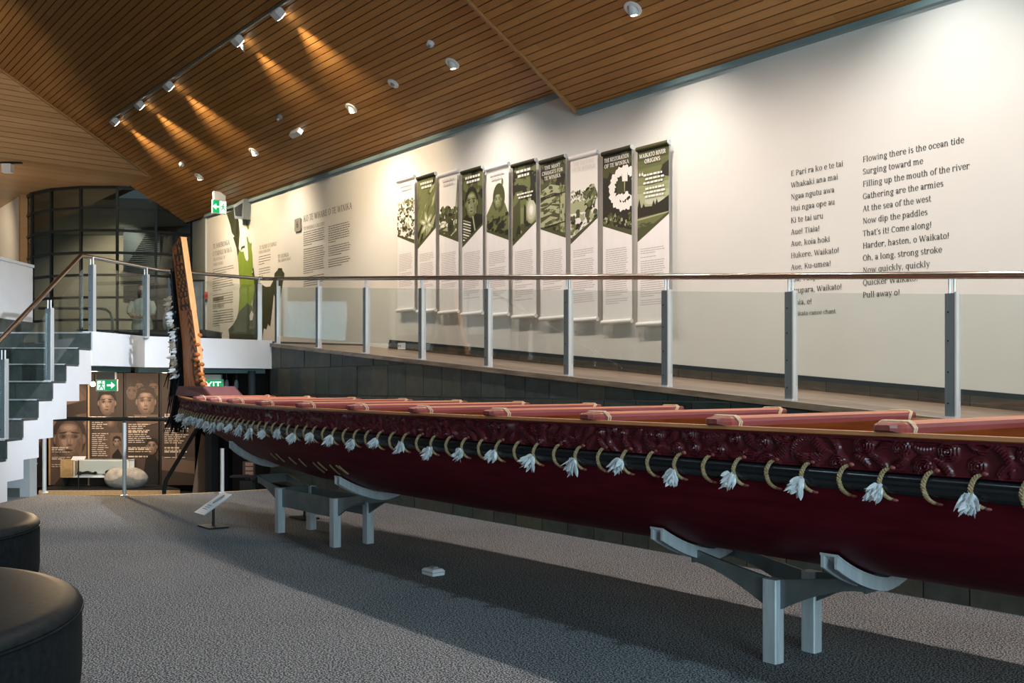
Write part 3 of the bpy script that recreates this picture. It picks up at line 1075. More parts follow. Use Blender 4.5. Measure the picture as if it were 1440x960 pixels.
# guard rail along the carpet edge
gr = thing('guard_rail', 'low steel guard rail with round posts along the curved carpet edge', 'railing', (-13.7, 4.3, 0))
gp = [(-14.75, 3.54), (-13.7, 4.29), (-13.13, 5.42)]
for i, (x, y) in enumerate(gp):
    mb = MB()
    hgt = .98 if i < 2 else .62
    mb.lathe((x, y, 0), [(.05, 0), (.05, .012), (.026, .02), (.026, hgt)], 16)
    part('post', mb, 'alu', gr)
mb = MB()
mb.tube([(-14.72, 3.50, 1.02), (-14.2, 3.88, 1.03), (-13.7, 4.29, 1.03), (-13.42, 4.62, 1.03), (-13.32, 4.80, 1.03)], .028, 12)
part('top_rail', mb, 'black', gr, 'dark round top rail')
# black handrail going down beyond the edge
mb = MB()
mb.tube([cw3(-4.15, 13.6, 1.02), cw3(-4.3, 13.75, .98), cw3(-5.0, 14.4, .12), cw3(-5.05, 14.45, -.02), cw3(-5.05, 14.45, -.45)], .03, 12)
tag(mb.build('handrail', 'black'), 'black handrail slanting down into the lower gallery under the canoe stern', 'handrail')
# ------------------------------------------------------------------ the war canoe
CT = 4.62
_S = [-12.50, -12.2, -11.5, -10.8, -10.1, -9.3, -8.5, -7.4, -6, 2.5]
_HB = [.05, .13, .29, .44, .57, .68, .77, .82, .84, .84]
_ZK = [1.04, 1.01, .955, .85, .725, .635, .585, .552, .54, .54]
_SH = [1.37, 1.345, 1.325, 1.318, 1.31, 1.305, 1.30, 1.295, 1.292, 1.29]     # gunwale height
hb = lambda s: float(np.interp(s, _S, _HB))
zk = lambda s: float(np.interp(s, _S, _ZK))
sh = lambda s: float(np.interp(s, _S, _SH))
zt = lambda s: sh(s) - .165          # top of the hull, foot of the carved strake
canoe = thing('canoe', 'long dark maroon carved canoe resting on steel trestles', 'canoe', (-5.5, CT, 0))
SS = [2.4 - .15 * i for i in range(100)]
SS = [s for s in SS if s > -12.47] + [-12.47]


def hull_pt(s, a, shrink=0.0):
    w, d = max(hb(s) - .02 - shrink, .01), zt(s) - zk(s) - shrink
    sa, ca = math.sin(a), max(math.cos(a), 0)
    t_ = w * math.copysign(abs(sa) ** 1.35, sa)
    return Vector((s, CT + t_, zt(s) - d * ca ** 1.2))


mb = MB()
NA = 28
rows = [[hull_pt(s, -PI / 2 + PI * j / NA) for j in range(NA + 1)] for s in SS]
mb.grid(rows)
mb.cur = 1
rows2 = [[hull_pt(s, -PI / 2 + PI * j / NA, .035) + UZ * .002 for j in range(NA + 1)] for s in SS]
mb.grid(rows2, flip=True)
mb.cur = 0
for j in (0, NA):
    mb.grid([[r1[j], r2[j]] for r1, r2 in zip(rows, rows2)], False)
part('hull', mb, ['maroon', 'inner'], canoe)


def relief(L, Hh, dx, dy, seed, amp, every=.10):
    """height field of carved spirals, lobes and ridged bands"""
    nx, ny = int(L / dx) + 1, int(Hh / dy) + 1
    X, Y = np.meshgrid(np.arange(nx) * dx, np.arange(ny) * dy, indexing='ij')
    Z = np.zeros((nx, ny))
    r = random.Random(seed)
    x = 0.0
    while x < L:
        for y in (Hh * .27, Hh * .74):
            cx, cy = x + r.uniform(-.02, .02), y + r.uniform(-.012, .012)
            kind = r.random()
            R = r.uniform(.036, .060)
            i0, i1 = max(0, int((cx - .12) / dx)), min(nx, int((cx + .12) / dx))
            if i1 <= i0:
                continue
            xx, yy = X[i0:i1] - cx, Y[i0:i1] - cy
            if kind < .38:
                rr = np.hypot(xx, yy * 1.1)
                th = np.arctan2(yy, xx)
                h = np.sqrt(np.clip(1 - (rr / R) ** 2, 0, 1)) * (.66 + .34 * np.cos(2 * PI * rr / .0125 + th)) * amp
            else:
                a = r.uniform(-1.1, 1.1)
                ca, sa = math.cos(a), math.sin(a)
                u, w = xx * ca + yy * sa, -xx * sa + yy * ca
                w = w + r.choice((-1, 1)) * 6 * u * u
                A, B = R * r.uniform(1.3, 1.9), R * r.uniform(.38, .6)
                e = np.clip(1 - (u / A) ** 2 - (w / B) ** 2, 0, 1)
                g = np.cos(2 * PI * w / .011) if r.random() < .6 else np.cos(2 * PI * u / .013)
                h = np.sqrt(e) * (.74 + .26 * g) * amp * r.uniform(.8, 1.15)
            Z[i0:i1] = np.maximum(Z[i0:i1], h)
        x += every * r.uniform(.75, 1.2)
    return X, Y, Z


def strake(sgn, relief_on):
    mb = MB()
    L = 2.4 + 12.44
    Hs = .150
    if relief_on:
        X, Y, Z = relief(L, Hs, .0065, .0055, 5, .021)
    else:
        X, Y = np.meshgrid(np.arange(0, L, .1), np.array([0, Hs]), indexing='ij')
        Z = X * 0
    s = 2.4 - X
    HB = np.interp(s, _S, _HB)
    ZB = np.interp(s, _S, _SH) - .160
    q = Y / Hs
    band = (Y > Hs - .016) | (Y < .010)
    Zr = np.where(band, .012, Z)
    Zr[:, 0] = 0
    Zr[:, -1] = .012
    P = np.stack([s, CT + sgn * (HB - .028 + .016 * q + Zr), ZB + Y], -1)
    rows = [list(map(tuple, P[i])) for i in range(P.shape[0])]
    mb.grid(rows, True, flip=sgn > 0)
    mb.cur = 1
    rows_i = [[(float(s[i, 0]), CT + sgn * (max(float(HB[i, 0]) - .055, .003)), float(ZB[i, 0]) + y) for y in (-.02, Hs)] for i in range(0, X.shape[0], 8 if relief_on else 1)]
    mb.grid(rows_i, False, flip=sgn < 0)
    return mb


part('carved_strake', strake(-1, True), ['carved', 'inner'], canoe, 'maroon plank carved with spirals along the near side')
part('carved_strake', strake(1, False), ['carved', 'inner'], canoe)
for sgn in (-1, 1):
    mb = MB()
    for a, b in zip(SS, SS[1:]):
        pa = Vector((a, CT + sgn * (hb(a) - .02), sh(a) - .006))
        pb = Vector((b, CT + sgn * (hb(b) - .02), sh(b) - .006))
        mb.prism([pa - UY * .032, pa + UY * .026, pb + UY * .026, pb - UY * .032], (0, 0, .016))
    part('gunwale', mb, 'gunwale', canoe, 'worn orange timber rim')
    mb = MB()
    prof = [(0, -.045), (.018, -.040), (.030, -.022), (.034, 0), (.030, .022), (.018, .038), (0, .042)]
    rows = []
    for s in SS:
        y0 = CT + sgn * (hb(s) - .03)
        z0 = sh(s) - .203
        rows.append([(s, y0 + sgn * a, z0 + b) for a, b in prof])
    mb.grid(rows, True, flip=sgn < 0)
    part('batten', mb, 'batten', canoe, 'glossy black batten under the carved plank')

# thwarts: painted beams over the gunwales, lashed with cord at both ends
th_s = [-1.32, -2.235, -3.13, -4.03, -4.92, -5.78, -6.66, -7.55, -8.42, -9.28, -10.08, -10.82]
TP = [(-.068, -.026), (.068, -.026), (.073, -.004), (.070, .013), (.056, .021), (-.056, .021), (-.070, .013), (-.073, -.004)]


def thwart_mb(s, b):
    mb = MB()
    L = b + .05
    z0 = sh(s) + .032
    k = .75 if b < .6 else 1.0
    ys = [-L, -L + .02, -L + .07, -L + .11, 0, L - .11, L - .07, L - .02, L]
    sc = [.45, .75, .92, 1, 1.06, 1, .92, .75, .45]
    rows = [[(s + x * c_ * k, CT + y, z0 + z * (c_ if abs(y) > L - .1 else 1) * (.9 if k < 1 else 1)) for x, z in TP] for y, c_ in zip(ys, sc)]
    n = len(TP)
    vs = [p for r_ in rows for p in r_]
    for i in range(len(rows) - 1):
        for j in range(n):
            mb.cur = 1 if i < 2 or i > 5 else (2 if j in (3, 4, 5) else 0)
            mb.add([rows[i][j], rows[i][(j + 1) % n], rows[i + 1][(j + 1) % n], rows[i + 1][j]], [(0, 3, 2, 1)], False)
    mb.cur = 1
    mb.poly(rows[0][::-1])
    mb.poly(rows[-1])
    return mb


for s in th_s:
    b = hb(s)
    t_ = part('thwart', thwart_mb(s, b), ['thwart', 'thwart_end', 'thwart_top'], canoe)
    for sgn in (-1, 1):
        mb = MB()
        kk = .75 if b < .6 else 1.0
        for dy in ((0, .016) if b > .5 else (0,)):
            y = CT + sgn * (b + .05 - .115 - dy)
            ring = [(s + x * 1.05 * kk, y + sgn * (.02 if z > 0 else -.0), sh(s) + .032 + z * 1.14) for x, z in TP]
            mb.tube(ring, .0052, 6, closed=True)
        part('cord', mb, 'binding', t_)

# stern: splash board, tall carved post, feather streamer
mb = MB()
pf = [(-12.47, 1.36), (-12.33, 1.475), (-11.30, 1.475), (-11.02, 1.35)]
mb.prism([(x, CT - .10 - (.10 if x > -12 else 0), z) for x, z in pf], (0, .02, 0))
mb.prism([(x, CT + .08 + (.10 if x > -12 else 0), z) for x, z in pf], (0, .02, 0))
mb.prism([(-12.33, CT - .1, 1.47), (-11.30, CT - .2, 1.47), (-11.30, CT + .2, 1.47), (-12.33, CT + .1, 1.47)], (0, 0, -.02))
mb.prism([(-11.30, CT - .2, 1.475), (-11.30, CT + .2, 1.475), (-11.02, CT + .2, 1.35), (-11.02, CT - .2, 1.35)], (-.02, 0, -.002))
part('stern_board', mb, 'mauve', canoe, 'dull mauve board at the stern')
front = lambda z: float(np.interp(z, [1.44, 1.50, 1.60, 1.9, 3.36], [-11.62, -11.70, -11.80, -11.88, -12.42]))
back = lambda z: float(np.interp(z, [1.44, 2.0, 3.25, 3.36], [-12.30, -12.37, -12.73, -12.45]))
mb = MB()
NZ, NX = 240, 44
flag = {}
XX, YY, ZR = relief(1.95, .5, .0085, .0115, 9, .05, .10)
rows = []
for i in range(NZ + 1):
    z = 1.44 + 1.92 * i / NZ
    row = []
    for j in range(NX + 1):
        q = j / NX
        x = back(z) + (front(z) - back(z)) * q
        carv = ZR[min(i, ZR.shape[0] - 1), min(int(q * (ZR.shape[1] - 1)), ZR.shape[1] - 1)]
        sc = math.sin(z * 46 + 3.2 * math.sin(z * 9)) * math.sin(q * 19 + z * 7 + 1.5 * math.sin(z * 23))
        low = False
        if z > 2.42:
            low = sc <= .30 and .05 < q < .90
            h = .012 if low else (.018 + carv * .4 if .05 < q < .90 else .022)
        elif .50 < q < .93 and z > 1.80:
            low = math.sin(z * 58 + 2.5 * math.sin(q * 16)) < .45 and .54 < q
            h = .010 if low else .018
        elif q >= .5 and z <= 1.80:
            h = carv * .8
            low = carv < .008
        else:
            h = .018 + .004 * math.cos(q * 48)
        row.append((x, CT - .014 - h, z))
        flag[(i, j)] = low
    rows.append(row)
rowsb = [[(x, 2 * CT - y, z) for x, y, z in r_] for r_ in rows]
for rw, fl in ((rows, False), (rowsb, True)):
    n0 = len(mb.f)
    mb.grid(rw, True, flip=fl)
    for q_ in range(n0, len(mb.f)):      # shade in the carving's recesses is put into a dark colour
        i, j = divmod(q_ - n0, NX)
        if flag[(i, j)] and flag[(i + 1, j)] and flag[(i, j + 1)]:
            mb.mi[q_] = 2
mb.cur = 1
mb.grid([[rows[i][-1], rowsb[i][-1]] for i in range(NZ + 1)], False)
mb.cur = 0
mb.grid([[rows[i][0], rowsb[i][0]] for i in range(NZ + 1)], False, flip=True)
mb.grid([[a, b] for a, b in zip(rows[-1], rowsb[-1])], False)
rb = random.Random(3)
for i in range(11):      # knot of carved figures at the foot
    z = 1.50 + .06 * i
    mb.ball((front(z) - .02 - .02 * (i % 2), CT + rb.uniform(-.03, .03), z), .040, .045 - .001 * i, .030, 12, 8)
part('stern_post', mb, ['carved_wood', 'wood_lit_edge', 'recess_shade'], canoe, 'tall carved orange timber sternpost')
rs = random.Random(21)
mb = MB()
for i in range(260):
    z0 = rs.uniform(1.25, 3.0)
    x0 = back(z0) - .02 + rs.uniform(-.05, .01)
    y0 = CT + rs.uniform(-.09, .09)
    ln = rs.uniform(.5, 1.1)
    z1 = max(.86, z0 - ln) + rs.uniform(0, .1)
    x1 = -12.62 + rs.uniform(-.24, .20) * min(1, (2.9 - z1) / 1.2)
    y1 = CT + rs.uniform(-.12, .12)
    xm = (x0 + x1) / 2 - rs.uniform(0, .05)
    mb.tube([(x0, y0, z0), (xm, (y0 + y1) / 2, (z0 + z1) / 2 + .05), (x1, y1, z1)], [.012, .016, .004], 5)
part('feather_streamer', mb, 'feather_black', canoe, 'long streamer of black feathers behind the sternpost')


def plume(mb, o, d, n_, L, wd, r, curl):
    """one feather: a cupped tapered blade from o along d"""
    d = d.normalized()
    sd = d.cross(n_).normalized()
    rows = []
    for i in range(6):
        q = i / 5
        c = o + d * L * q + n_ * curl * q * q
        w = wd * (math.sin(PI * min(q * .85 + .12, 1)) ** .7) * (1 if q < .99 else .25)
        rows.append([c - sd * w + n_ * .0, c + n_ * w * .45, c + sd * w])
    mb.grid(rows, True)
    mb.grid(rows, True, flip=True)


for i in range(30):
    q = i / 29
    z = 2.62 - 1.02 * q + rs.uniform(-.02, .02)
    mb = MB()
    mb.cur = 0 if rs.random() < .5 else 1
    o = Vector((back(z) - .05 + rs.uniform(-.03, .05) * q, CT - .07 + rs.uniform(-.05, .03), z))
    for k in range(4):
        d = Vector((-.75 + rs.uniform(-.2, .25), -.35 + rs.uniform(-.35, .2), -.30 + rs.uniform(-.6, .35)))
        plume(mb, o, d, Vector((rs.uniform(-.2, .2), -1, .2)).normalized(), rs.uniform(.07, .125), rs.uniform(.013, .022), r=rs, curl=.02)
    part('feather', mb, ['feather', 'feather_brown'], canoe)

# rope lashings over the batten and the white feather tufts tied to every second one
lash = []
s = -1.30
i = 0
while s > -12.35:
    lash.append((s, i % 2 == 1))
    s -= float(np.interp(s, [-12.3, -10, -7, -1], [.165, .150, .172, .196]))
    i += 1
rl = random.Random(8)


def lash_mb(s):
    mb = MB()
    y0 = CT - (hb(s) - .03)
    z0 = sh(s) - .203
    for ph in (0, 1, 2):
        path, rad = [], []
        for k in range(19):
            a = -1.45 + 2.9 * k / 18
            x = s + .030 - .030 * math.cos(a) * 1.5 + (.012 * k / 18) + .0075 * math.sin(k * 1.7 + ph * 2.09)
            path.append((x, y0 - .036 * math.cos(a) - .005 * math.cos(k * 1.7 + ph * 2.09), z0 - .066 * math.sin(a) / .99))
            rad.append(.0058 if 0 < k < 18 else .0045)
        mb.tube(path, rad, 6)
    mb.cur = 1
    mb.ball((s + .036, y0 - .012, z0 + .068), .014, .012, .010, 8, 6)
    mb.ball((s + .048, y0 - .012, z0 - .066), .016, .010, .007, 8, 6)
    return mb


for s, ft in lash:
    part('lashing', lash_mb(s), ['rope', 'thwart_end'], canoe)
    if ft:
        mb = MB()
        y0 = CT - (hb(s) - .03) - .045
        z0 = sh(s) - .195 + rl.uniform(-.03, .008)
        lean = rl.uniform(-.35, .35)
        o = Vector((s - .005, y0, z0))
        fat = rl.uniform(.9, 1.25) * (1.0 if s > -8.5 else 1.35)
        for k in range(40):
            u = rl.random()
            st_ = o + Vector((rl.uniform(-.022, .016), rl.uniform(-.020, .004), .012 - .050 * u))
            d = Vector((-.22 + lean + rl.uniform(-.75, .65), rl.uniform(-.75, .15), -1 + rl.uniform(-.15, .55)))
            plume(mb, st_, d, Vector((rl.uniform(-.8, .8), -1, rl.uniform(-.3, .5))).normalized(), fat * rl.uniform(.034, .075) * (1 - .2 * u), rl.uniform(.006, .012), rl, rl.uniform(-.014, .022))
        mb.ball(o + Vector((-.012, .004, -.028)), .026, .020, .034, 10, 8)
        part('feather_tuft', mb, 'feather', canoe)
# short rope stitches low on the hull towards the stern
for px_s, z, ln, tilt in ((-8.72, .84, .055, -.5), (-8.55, .84, .065, -.5), (-8.28, .83, .055, -.45), (-8.07, .825, .06, -.6), (-7.82, .795, .08, -.55), (-7.68, .82, .06, -.2), (-7.48, .80, .075, -.55), (-7.33, .815, .06, .5), (-7.29, .815, .06, -.1)):
    d_ = zt(px_s) - zk(px_s)
    path = []
    for k in range(5):
        z_ = z - .02 + ln * .62 * (1 - k / 2)
        ca = max(0, min(1, (zt(px_s) - z_) / d_)) ** (1 / 1.2)
        a = -math.acos(ca)
        p = hull_pt(px_s - tilt * (z_ - z), a)
        path.append(p + Vector((0, -.005, -.003)))
    mb = MB()
    mb.tube(path, .0065, 6)
    part('lashing', mb, 'rope', canoe)
# ------------------------------------------------------------------ trestles
def trestle(label, legs, saddles, loc):
    """galvanised stand: square legs, a pair of swept side plates, curved saddles that cradle the hull"""
    t = thing('canoe_trestle', label, 'trestle', loc)
    TA, TB = 4.475, 4.80
    cs = sum(legs) / len(legs)
    for s in legs:
        for y in (TA - .012, TB + .012):
            mb = MB()
            mb.obox((s, y, .225), UX, UY, UZ, .045, .038, .225, .006)
            part('leg', mb, 'alu', t)
    sa, sb = min(saddles), max(saddles)
    la, lb = min(legs), max(legs)
    for y in (TA, TB):
        mb = MB()
        n = 10
        tp, bt = [], []
        for k in range(n + 1):
            q = k / n
            tp.append((sa + (la - sa) * q, .545 - .10 * q ** .8))
            bt.append((sa + (la - sa) * q, .465 - .20 * q ** 1.6))
        if len(legs) > 1:
            tp.append((lb, .445))
            bt.append((lb, .265))
        for k in range(n + 1):
            q = 1 - k / n
            tp.append((lb + (sb - lb) * (1 - q), .545 - .10 * q ** .8))
            bt.append((lb + (sb - lb) * (1 - q), .465 - .20 * q ** 1.6))
        rows = []
        for (x, zt_), (x2, zb_) in zip(tp, bt):
            rows.append([(x, y - .010, zt_), (x, y + .010, zt_), (x, y + .010, zb_), (x, y - .010, zb_), (x, y - .010, zt_)])
        mb.grid(rows, False)
        mb.poly(rows[0][:4])
        mb.poly(rows[-1][:4][::-1])
        part('side_plate', mb, 'galv', t)
    for s in (saddles if len(legs) == 1 else saddles + legs):
        mb = MB()
        mb.obox((s, (TA + TB) / 2, .50 if s in saddles else .41), UX, UY, UZ, .008, (TB - TA) / 2, .045)
        part('cross_plate', mb, 'galv', t)
    for s in saddles:
        mb = MB()
        ra, rb_ = [], []
        for k in range(17):
            y = 4.17 + .88 * k / 16
            z = hull_under(s, y) - .012
            ra.append([(s - .05, y, z), (s + .05, y, z), (s + .05, y, z - .012), (s - .05, y, z - .012), (s - .05, y, z)])
            rb_.append([(s - .045, y, z - .012), (s - .030, y, z - .012), (s - .030, y, z - .07), (s - .045, y, z - .07), (s - .045, y, z - .012)])
        mb.grid(ra, False)
        mb.poly(ra[0][:4])
        mb.poly(ra[-1][:4][::-1])
        for dx in (0, .075):
            r2 = [[(x + dx, y, z) for x, y, z in r_] for r_ in rb_]
            mb.grid(r2, False)
            mb.poly(r2[0][:4])
            mb.poly(r2[-1][:4][::-1])
        part('saddle', mb, 'alu', t)
    return t


def hull_under(s, y):
    w = hb(s) - .02
    q = min(abs(y - CT) / w, 1)
    sa = q ** (1 / 1.35)
    ca = math.sqrt(max(0, 1 - sa * sa))
    return zt(s) - (zt(s) - zk(s)) * ca ** 1.2


trestle('steel trestle with one pair of legs carrying the middle of the canoe', [-3.32], [-3.9, -2.78], (-3.32, 4.64, 0))
trestle('four legged steel trestle carrying the canoe near its stern', [-9.34, -8.19], [-9.88, -7.62], (-8.76, 4.69, 0))

# ------------------------------------------------------------------ banners
BT = 8.12
KB = BT / 8.15
BW = .475 * KB
rb = random.Random(17)


def blobs(L, n, x0, x1, y0, y1, r0, r1, mats_, asp=1.0, rot=None, jit=.45):
    for _ in range(n):
        cx, cy, r = rb.uniform(x0, x1), rb.uniform(y0, y1), rb.uniform(r0, r1)
        a0 = rb.uniform(0, 6.28) if rot is None else rot + rb.uniform(-.3, .3)
        k = 9
        P = []
        for j in range(k):
            a = 2 * PI * j / k
            rr = r * rb.uniform(1 - jit, 1 + jit)
            u, w = rr * math.cos(a) * asp, rr * math.sin(a)
            P.append((cx + u * math.cos(a0) - w * math.sin(a0), cy + u * math.sin(a0) + w * math.cos(a0)))
        L.append((rb.choice(mats_), P))


def ell(L, m_, cx, cy, rx, ry, k=22, rot=0):
    L.append((m_, [(cx + rx * math.cos(a) * math.cos(rot) - ry * math.sin(a) * math.sin(rot), cy + rx * math.cos(a) * math.sin(rot) + ry * math.sin(a) * math.cos(rot)) for a in [2 * PI * j / k for j in range(k)]]))


def soft(L, cx, cy, rx, ry, t0, t1, n=6, rot=0, dx=0.0, dy=0.0, grow=.25):
    """nested ellipses stepping from tone t0 at the rim to t1 inside: a soft photographic patch"""
    for k in range(n):
        q = k / max(n - 1, 1)
        f = 1 - (1 - grow) * q
        ell(L, t0 + (t1 - t0) * q, cx + dx * q, cy + dy * q, rx * f, ry * f, 20, rot)


def fade(L, w, y0, y1, t0, t1, n=10):
    for k in range(n):
        ya, yb_ = y0 + (y1 - y0) * k / n, y0 + (y1 - y0) * (k + 1) / n + .002
        L.append((t0 + (t1 - t0) * k / (n - 1), [(-.1, ya), (w + .1, ya), (w + .1, yb_), (-.1, yb_)]))


def face(L, cx, cy, r, dk, md, lt, hair=True):
    """a photographic head, lit from the left: skull, hair, brows, eyes, nose, mouth, ears, jaw shade"""
    ell(L, dk, cx, cy + r * .20, r * .94, r * 1.28)
    for sx in (-.78, .78):
        soft(L, cx + sx * r, cy + r * .08, r * .13, r * .27, md, (md + lt) / 2, 3)
    soft(L, cx, cy, r * .76, r * 1.10, md * .8, lt, 9, 0, -r * .16, r * .12, .30)
    soft(L, cx - r * .05, cy + r * .70, r * .48, r * .24, (md + lt) / 2, lt, 4)
    soft(L, cx + r * .56, cy - r * .20, r * .16, r * .62, md * 1.05, md * .9, 3)
    for sx in (-.36, .32):
        soft(L, cx + sx * r, cy + r * .24, r * .28, r * .19, (md + lt) / 2, md * .6, 4)
        ell(L, dk, cx + sx * r, cy + r * .22, r * .13, r * .055)
        ell(L, (md + lt) / 2, cx + sx * r - r * .07, cy + r * .225, r * .03, r * .03, 8)
        ell(L, dk * .9, cx + sx * r, cy + r * .43, r * .24, r * .045, 14, .12 if sx < 0 else -.12)
    soft(L, cx - r * .02, cy + .02 * r, r * .13, r * .34, (md + lt) / 2, lt, 3)
    soft(L, cx + r * .02, cy - r * .25, r * .22, r * .09, (md + lt) / 2, md * .7, 3)
    soft(L, cx - r * .02, cy - r * .54, r * .32, r * .11, (md + lt) / 2, md * .55, 3)
    ell(L, dk, cx - r * .02, cy - r * .53, r * .27, r * .026)
    soft(L, cx - r * .02, cy - r * .72, r * .2, r * .06, (md + lt) / 2, md * .8, 3)
    if hair:
        L.append((dk, [(cx - r * .82, cy + r * .40), (cx - r * .62, cy + r * .78), (cx - r * .2, cy + r * .92), (cx + r * .4, cy + r * .86), (cx + r * .82, cy + r * .40), (cx + r * .74, cy + r * 1.25), (cx, cy + r * 1.52), (cx - r * .74, cy + r * 1.25)]))
        soft(L, cx - r * .25, cy + r * 1.18, r * .34, r * .14, dk, dk + .12, 3)


PB, PD, PM, PL_, PW = .04, .24, .48, .74, 1.0


def pic(i):
    """flat shapes (material, polygon) of the printed photograph, in 0..BW by 0..1 (upwards)"""
    L = []
    w = BW
    full = [(0, -.2), (w, -.2), (w, 1.05), (0, 1.05)]
    if i == 0:
        L.append((PW, full))
        blobs(L, 30, .02, w, .52, .70, .02, .05, [PM, PD, PL_], .6)
        blobs(L, 120, 0, w, 0, .58, .018, .045, [PB, PD, PM, PL_, PW, PD], .6)
    elif i == 1:
        L.append((PD, full))
        fade(L, w, 0, 1, .12, .42)
        blobs(L, 46, 0, w, .05, 1, .02, .05, [PM, PM, PB, PL_], 4.5, 1.0)
        for k in range(6):
            a = PI / 2 + k * PI / 3 + .2
            soft(L, w * .5 + .085 * math.cos(a), .34 + .085 * math.sin(a), .10, .038, .62, .97, 4, a)
        ell(L, PM, w * .5, .34, .022, .022)
        L.append((PM, [(w * .52, .28), (w * .56, .28), (w * .62, 0), (w * .58, 0)]))
    elif i == 2:
        L.append((PW, full))
        blobs(L, 30, .0, w, .36, .52, .03, .06, [PD, PM, PB], 1.2)
        blobs(L, 60, 0, w, 0, .36, .02, .05, [PM, PL_, PD, PW], 2.5, 0)
        soft(L, w * .60, .24, .075, .115, .15, .03, 3)
        L.append((PM, [(w * .78, .2), (w * .84, .2), (w * .99, .95), (w * .96, .97)]))
        L.append((PD, [(w * .88, .0), (w, .0), (w, .9), (w * .98, .9)]))
    elif i == 3:
        L.append((PD, full))
        blobs(L, 24, 0, w, .6, 1, .03, .07, [PB, PM], 1)
        L.append((PB, [(0, .38), (w * .3, .46), (w, .40), (w, -.1), (0, -.1)]))
        face(L, w * .46, .56, .165, PB, PM, PL_, False)
        for k in range(9):
            y = .36 - k * .038
            L.append((PW if k % 2 else PL_, [(.02, y), (w * .42, y - .05), (w * .44, y - .035), (.03, y + .018)]))
        L.append((PL_, [(w * .5, .40), (w * .56, .40), (w * .72, .1), (w * .66, .1)]))
        for k in range(7):
            L.append((PB, [(w * .30 + .02 * k, .66), (w * .31 + .02 * k, .665), (w * .30 + .026 * k, .50), (w * .29 + .026 * k, .50)]))
    elif i == 4:
        L.append((PW, full))
        L.append((PM, [(0, .40), (w * .2, .52), (w * .4, .66), (w * .6, .66), (w * .85, .5), (w, .36), (w, -.1), (0, -.1)]))
        ell(L, PD, w * .56, .60, .13, .20)
        face(L, w * .52, .56, .10, PD, PM, PL_, True)
        ell(L, PM, w * .72, .80, .02, .05)
        blobs(L, 60, 0, w, 0, .40, .02, .05, [PB, PD, PM, PB], 1.6, .5)
    elif i == 5:
        L.append((PM, full))
        fade(L, w, .1, 1.02, .62, .30)
        L.append((PD, [(0, 0), (w * .35, 0), (w * .3, 1.02), (0, 1.02)]))
        soft(L, w * .80, .42, .13, .20, .55, 1.0, 7)
        L.append((PB, [(w * .46, 0), (w * .60, 0), (w * .56, .75), (w * .50, .75)]))
        blobs(L, 40, w * .1, w * .95, .62, .90, .03, .06, [PB, PD, PB, PM], 3.2)
        blobs(L, 40, 0, w, -.05, .24, .03, .06, [PB, PD, PB], 1.5)
        blobs(L, 20, 0, w, .92, 1.02, .02, .05, [PB, PD, PM], 1.4)
    elif i == 6:
        L.append((PD, full))
        blobs(L, 50, 0, w, .55, 1.02, .02, .05, [PB, PD, PM, PB], 1.4)
        for y, h in ((.60, .075), (.46, .07), (.34, .07), (.20, .07)):
            L.append((PL_, [(0, y - .03), (w * .5, y), (w * .78, y - .02), (w * .74, y + h), (w * .4, y + h + .04), (0, y + h - .03)]))
            blobs(L, 9, 0, w * .75, y - .01, y + h, .01, .022, [PM, PD], 2.6, .1)
        L.append((PL_, [(w * .76, .0), (w * .95, .0), (w * .99, .66), (w * .80, .68)]))
        blobs(L, 24, w * .76, w, 0, .66, .008, .02, [PM, PD], 2.5, 1.5)
        for y in (.53, .16):
            L.append((PB, [(0, y), (w, y + .04), (w, y + .055), (0, y + .018)]))
        blobs(L, 30, 0, w * .8, 0, .14, .02, .04, [PD, PM, PB], 1.5)
    elif i == 7:
        L.append((PW, full))
        blobs(L, 60, 0, w, .44, .62, .014, .036, [PD, PM, PB, PL_], .5)
        L.append((PL_, [(0, .48), (w * .6, .50), (w * .6, .36), (0, .36)]))
        ell(L, PD, w * .74, .52, .07, .15, 18, -.15)
        blobs(L, 34, w * .60, w * .92, .34, .66, .012, .025, [PL_, PM, PB], 1.8, .6)
        blobs(L, 60, 0, w, .02, .34, .02, .05, [PD, PM, PB, PL_], 1)
        ell(L, PW, w * .44, .14, .045, .15, 18, -.55)
        for k in range(5):
            ell(L, PM, w * .44 + .02 * (k - 2), .14 + .04 * (k - 2), .030, .006, 8, .3)
    elif i == 8:
        L.append((PB, full))
        blobs(L, 30, 0, w, 0, 1, .03, .07, [PD, PB, PD], 1)
        k = 66
        out, inn = [], []
        for j in range(k + 1):
            a = 2 * PI * j / k
            jo = .013 * math.sin(j * 2.3) + .010 * math.sin(j * 5.1 + 1)
            out.append((w * .74 + (.245 + jo) * math.cos(a), .57 + (.262 + jo) * math.sin(a)))
            inn.append((w * .74 + (.150 - jo) * math.cos(a), .57 + (.165 - jo) * math.sin(a)))
        for j in range(k):
            L.append((PW, [out[j], out[j + 1], inn[j + 1], inn[j]]))
        soft(L, w * .62, .57, .07, .13, .1, .22, 4)
        L.append((PW, [(w * .66, .80), (w * .86, .80), (w * .86, .64), (w * .68, .65)]))
        L.append((PL_, [(w * .74, .65), (w * .78, .65), (w * .77, .52), (w * .75, .52)]))
        blobs(L, 9, w * .5, w * .85, .44, .50, .025, .04, [PW], 1)
        blobs(L, 60, 0, w, -.05, .26, .014, .035, [PM, PL_, PD, PB, PM], .7)
    else:
        L.append((PM, full))
        fade(L, w, 1.02, .40, .22, .80, 14)
        soft(L, w * .55, .44, .30, .10, .70, .86, 4)
        L.append((PB, [(w * .66, .66), (w * .80, .80), (w, .84), (w, .66), (w * .86, .68)]))
        L.append((PB, [(0, .36), (w * .2, .38), (w * .5, .37), (w * .8, .42), (w, .46), (w, .28), (0, .26)]))
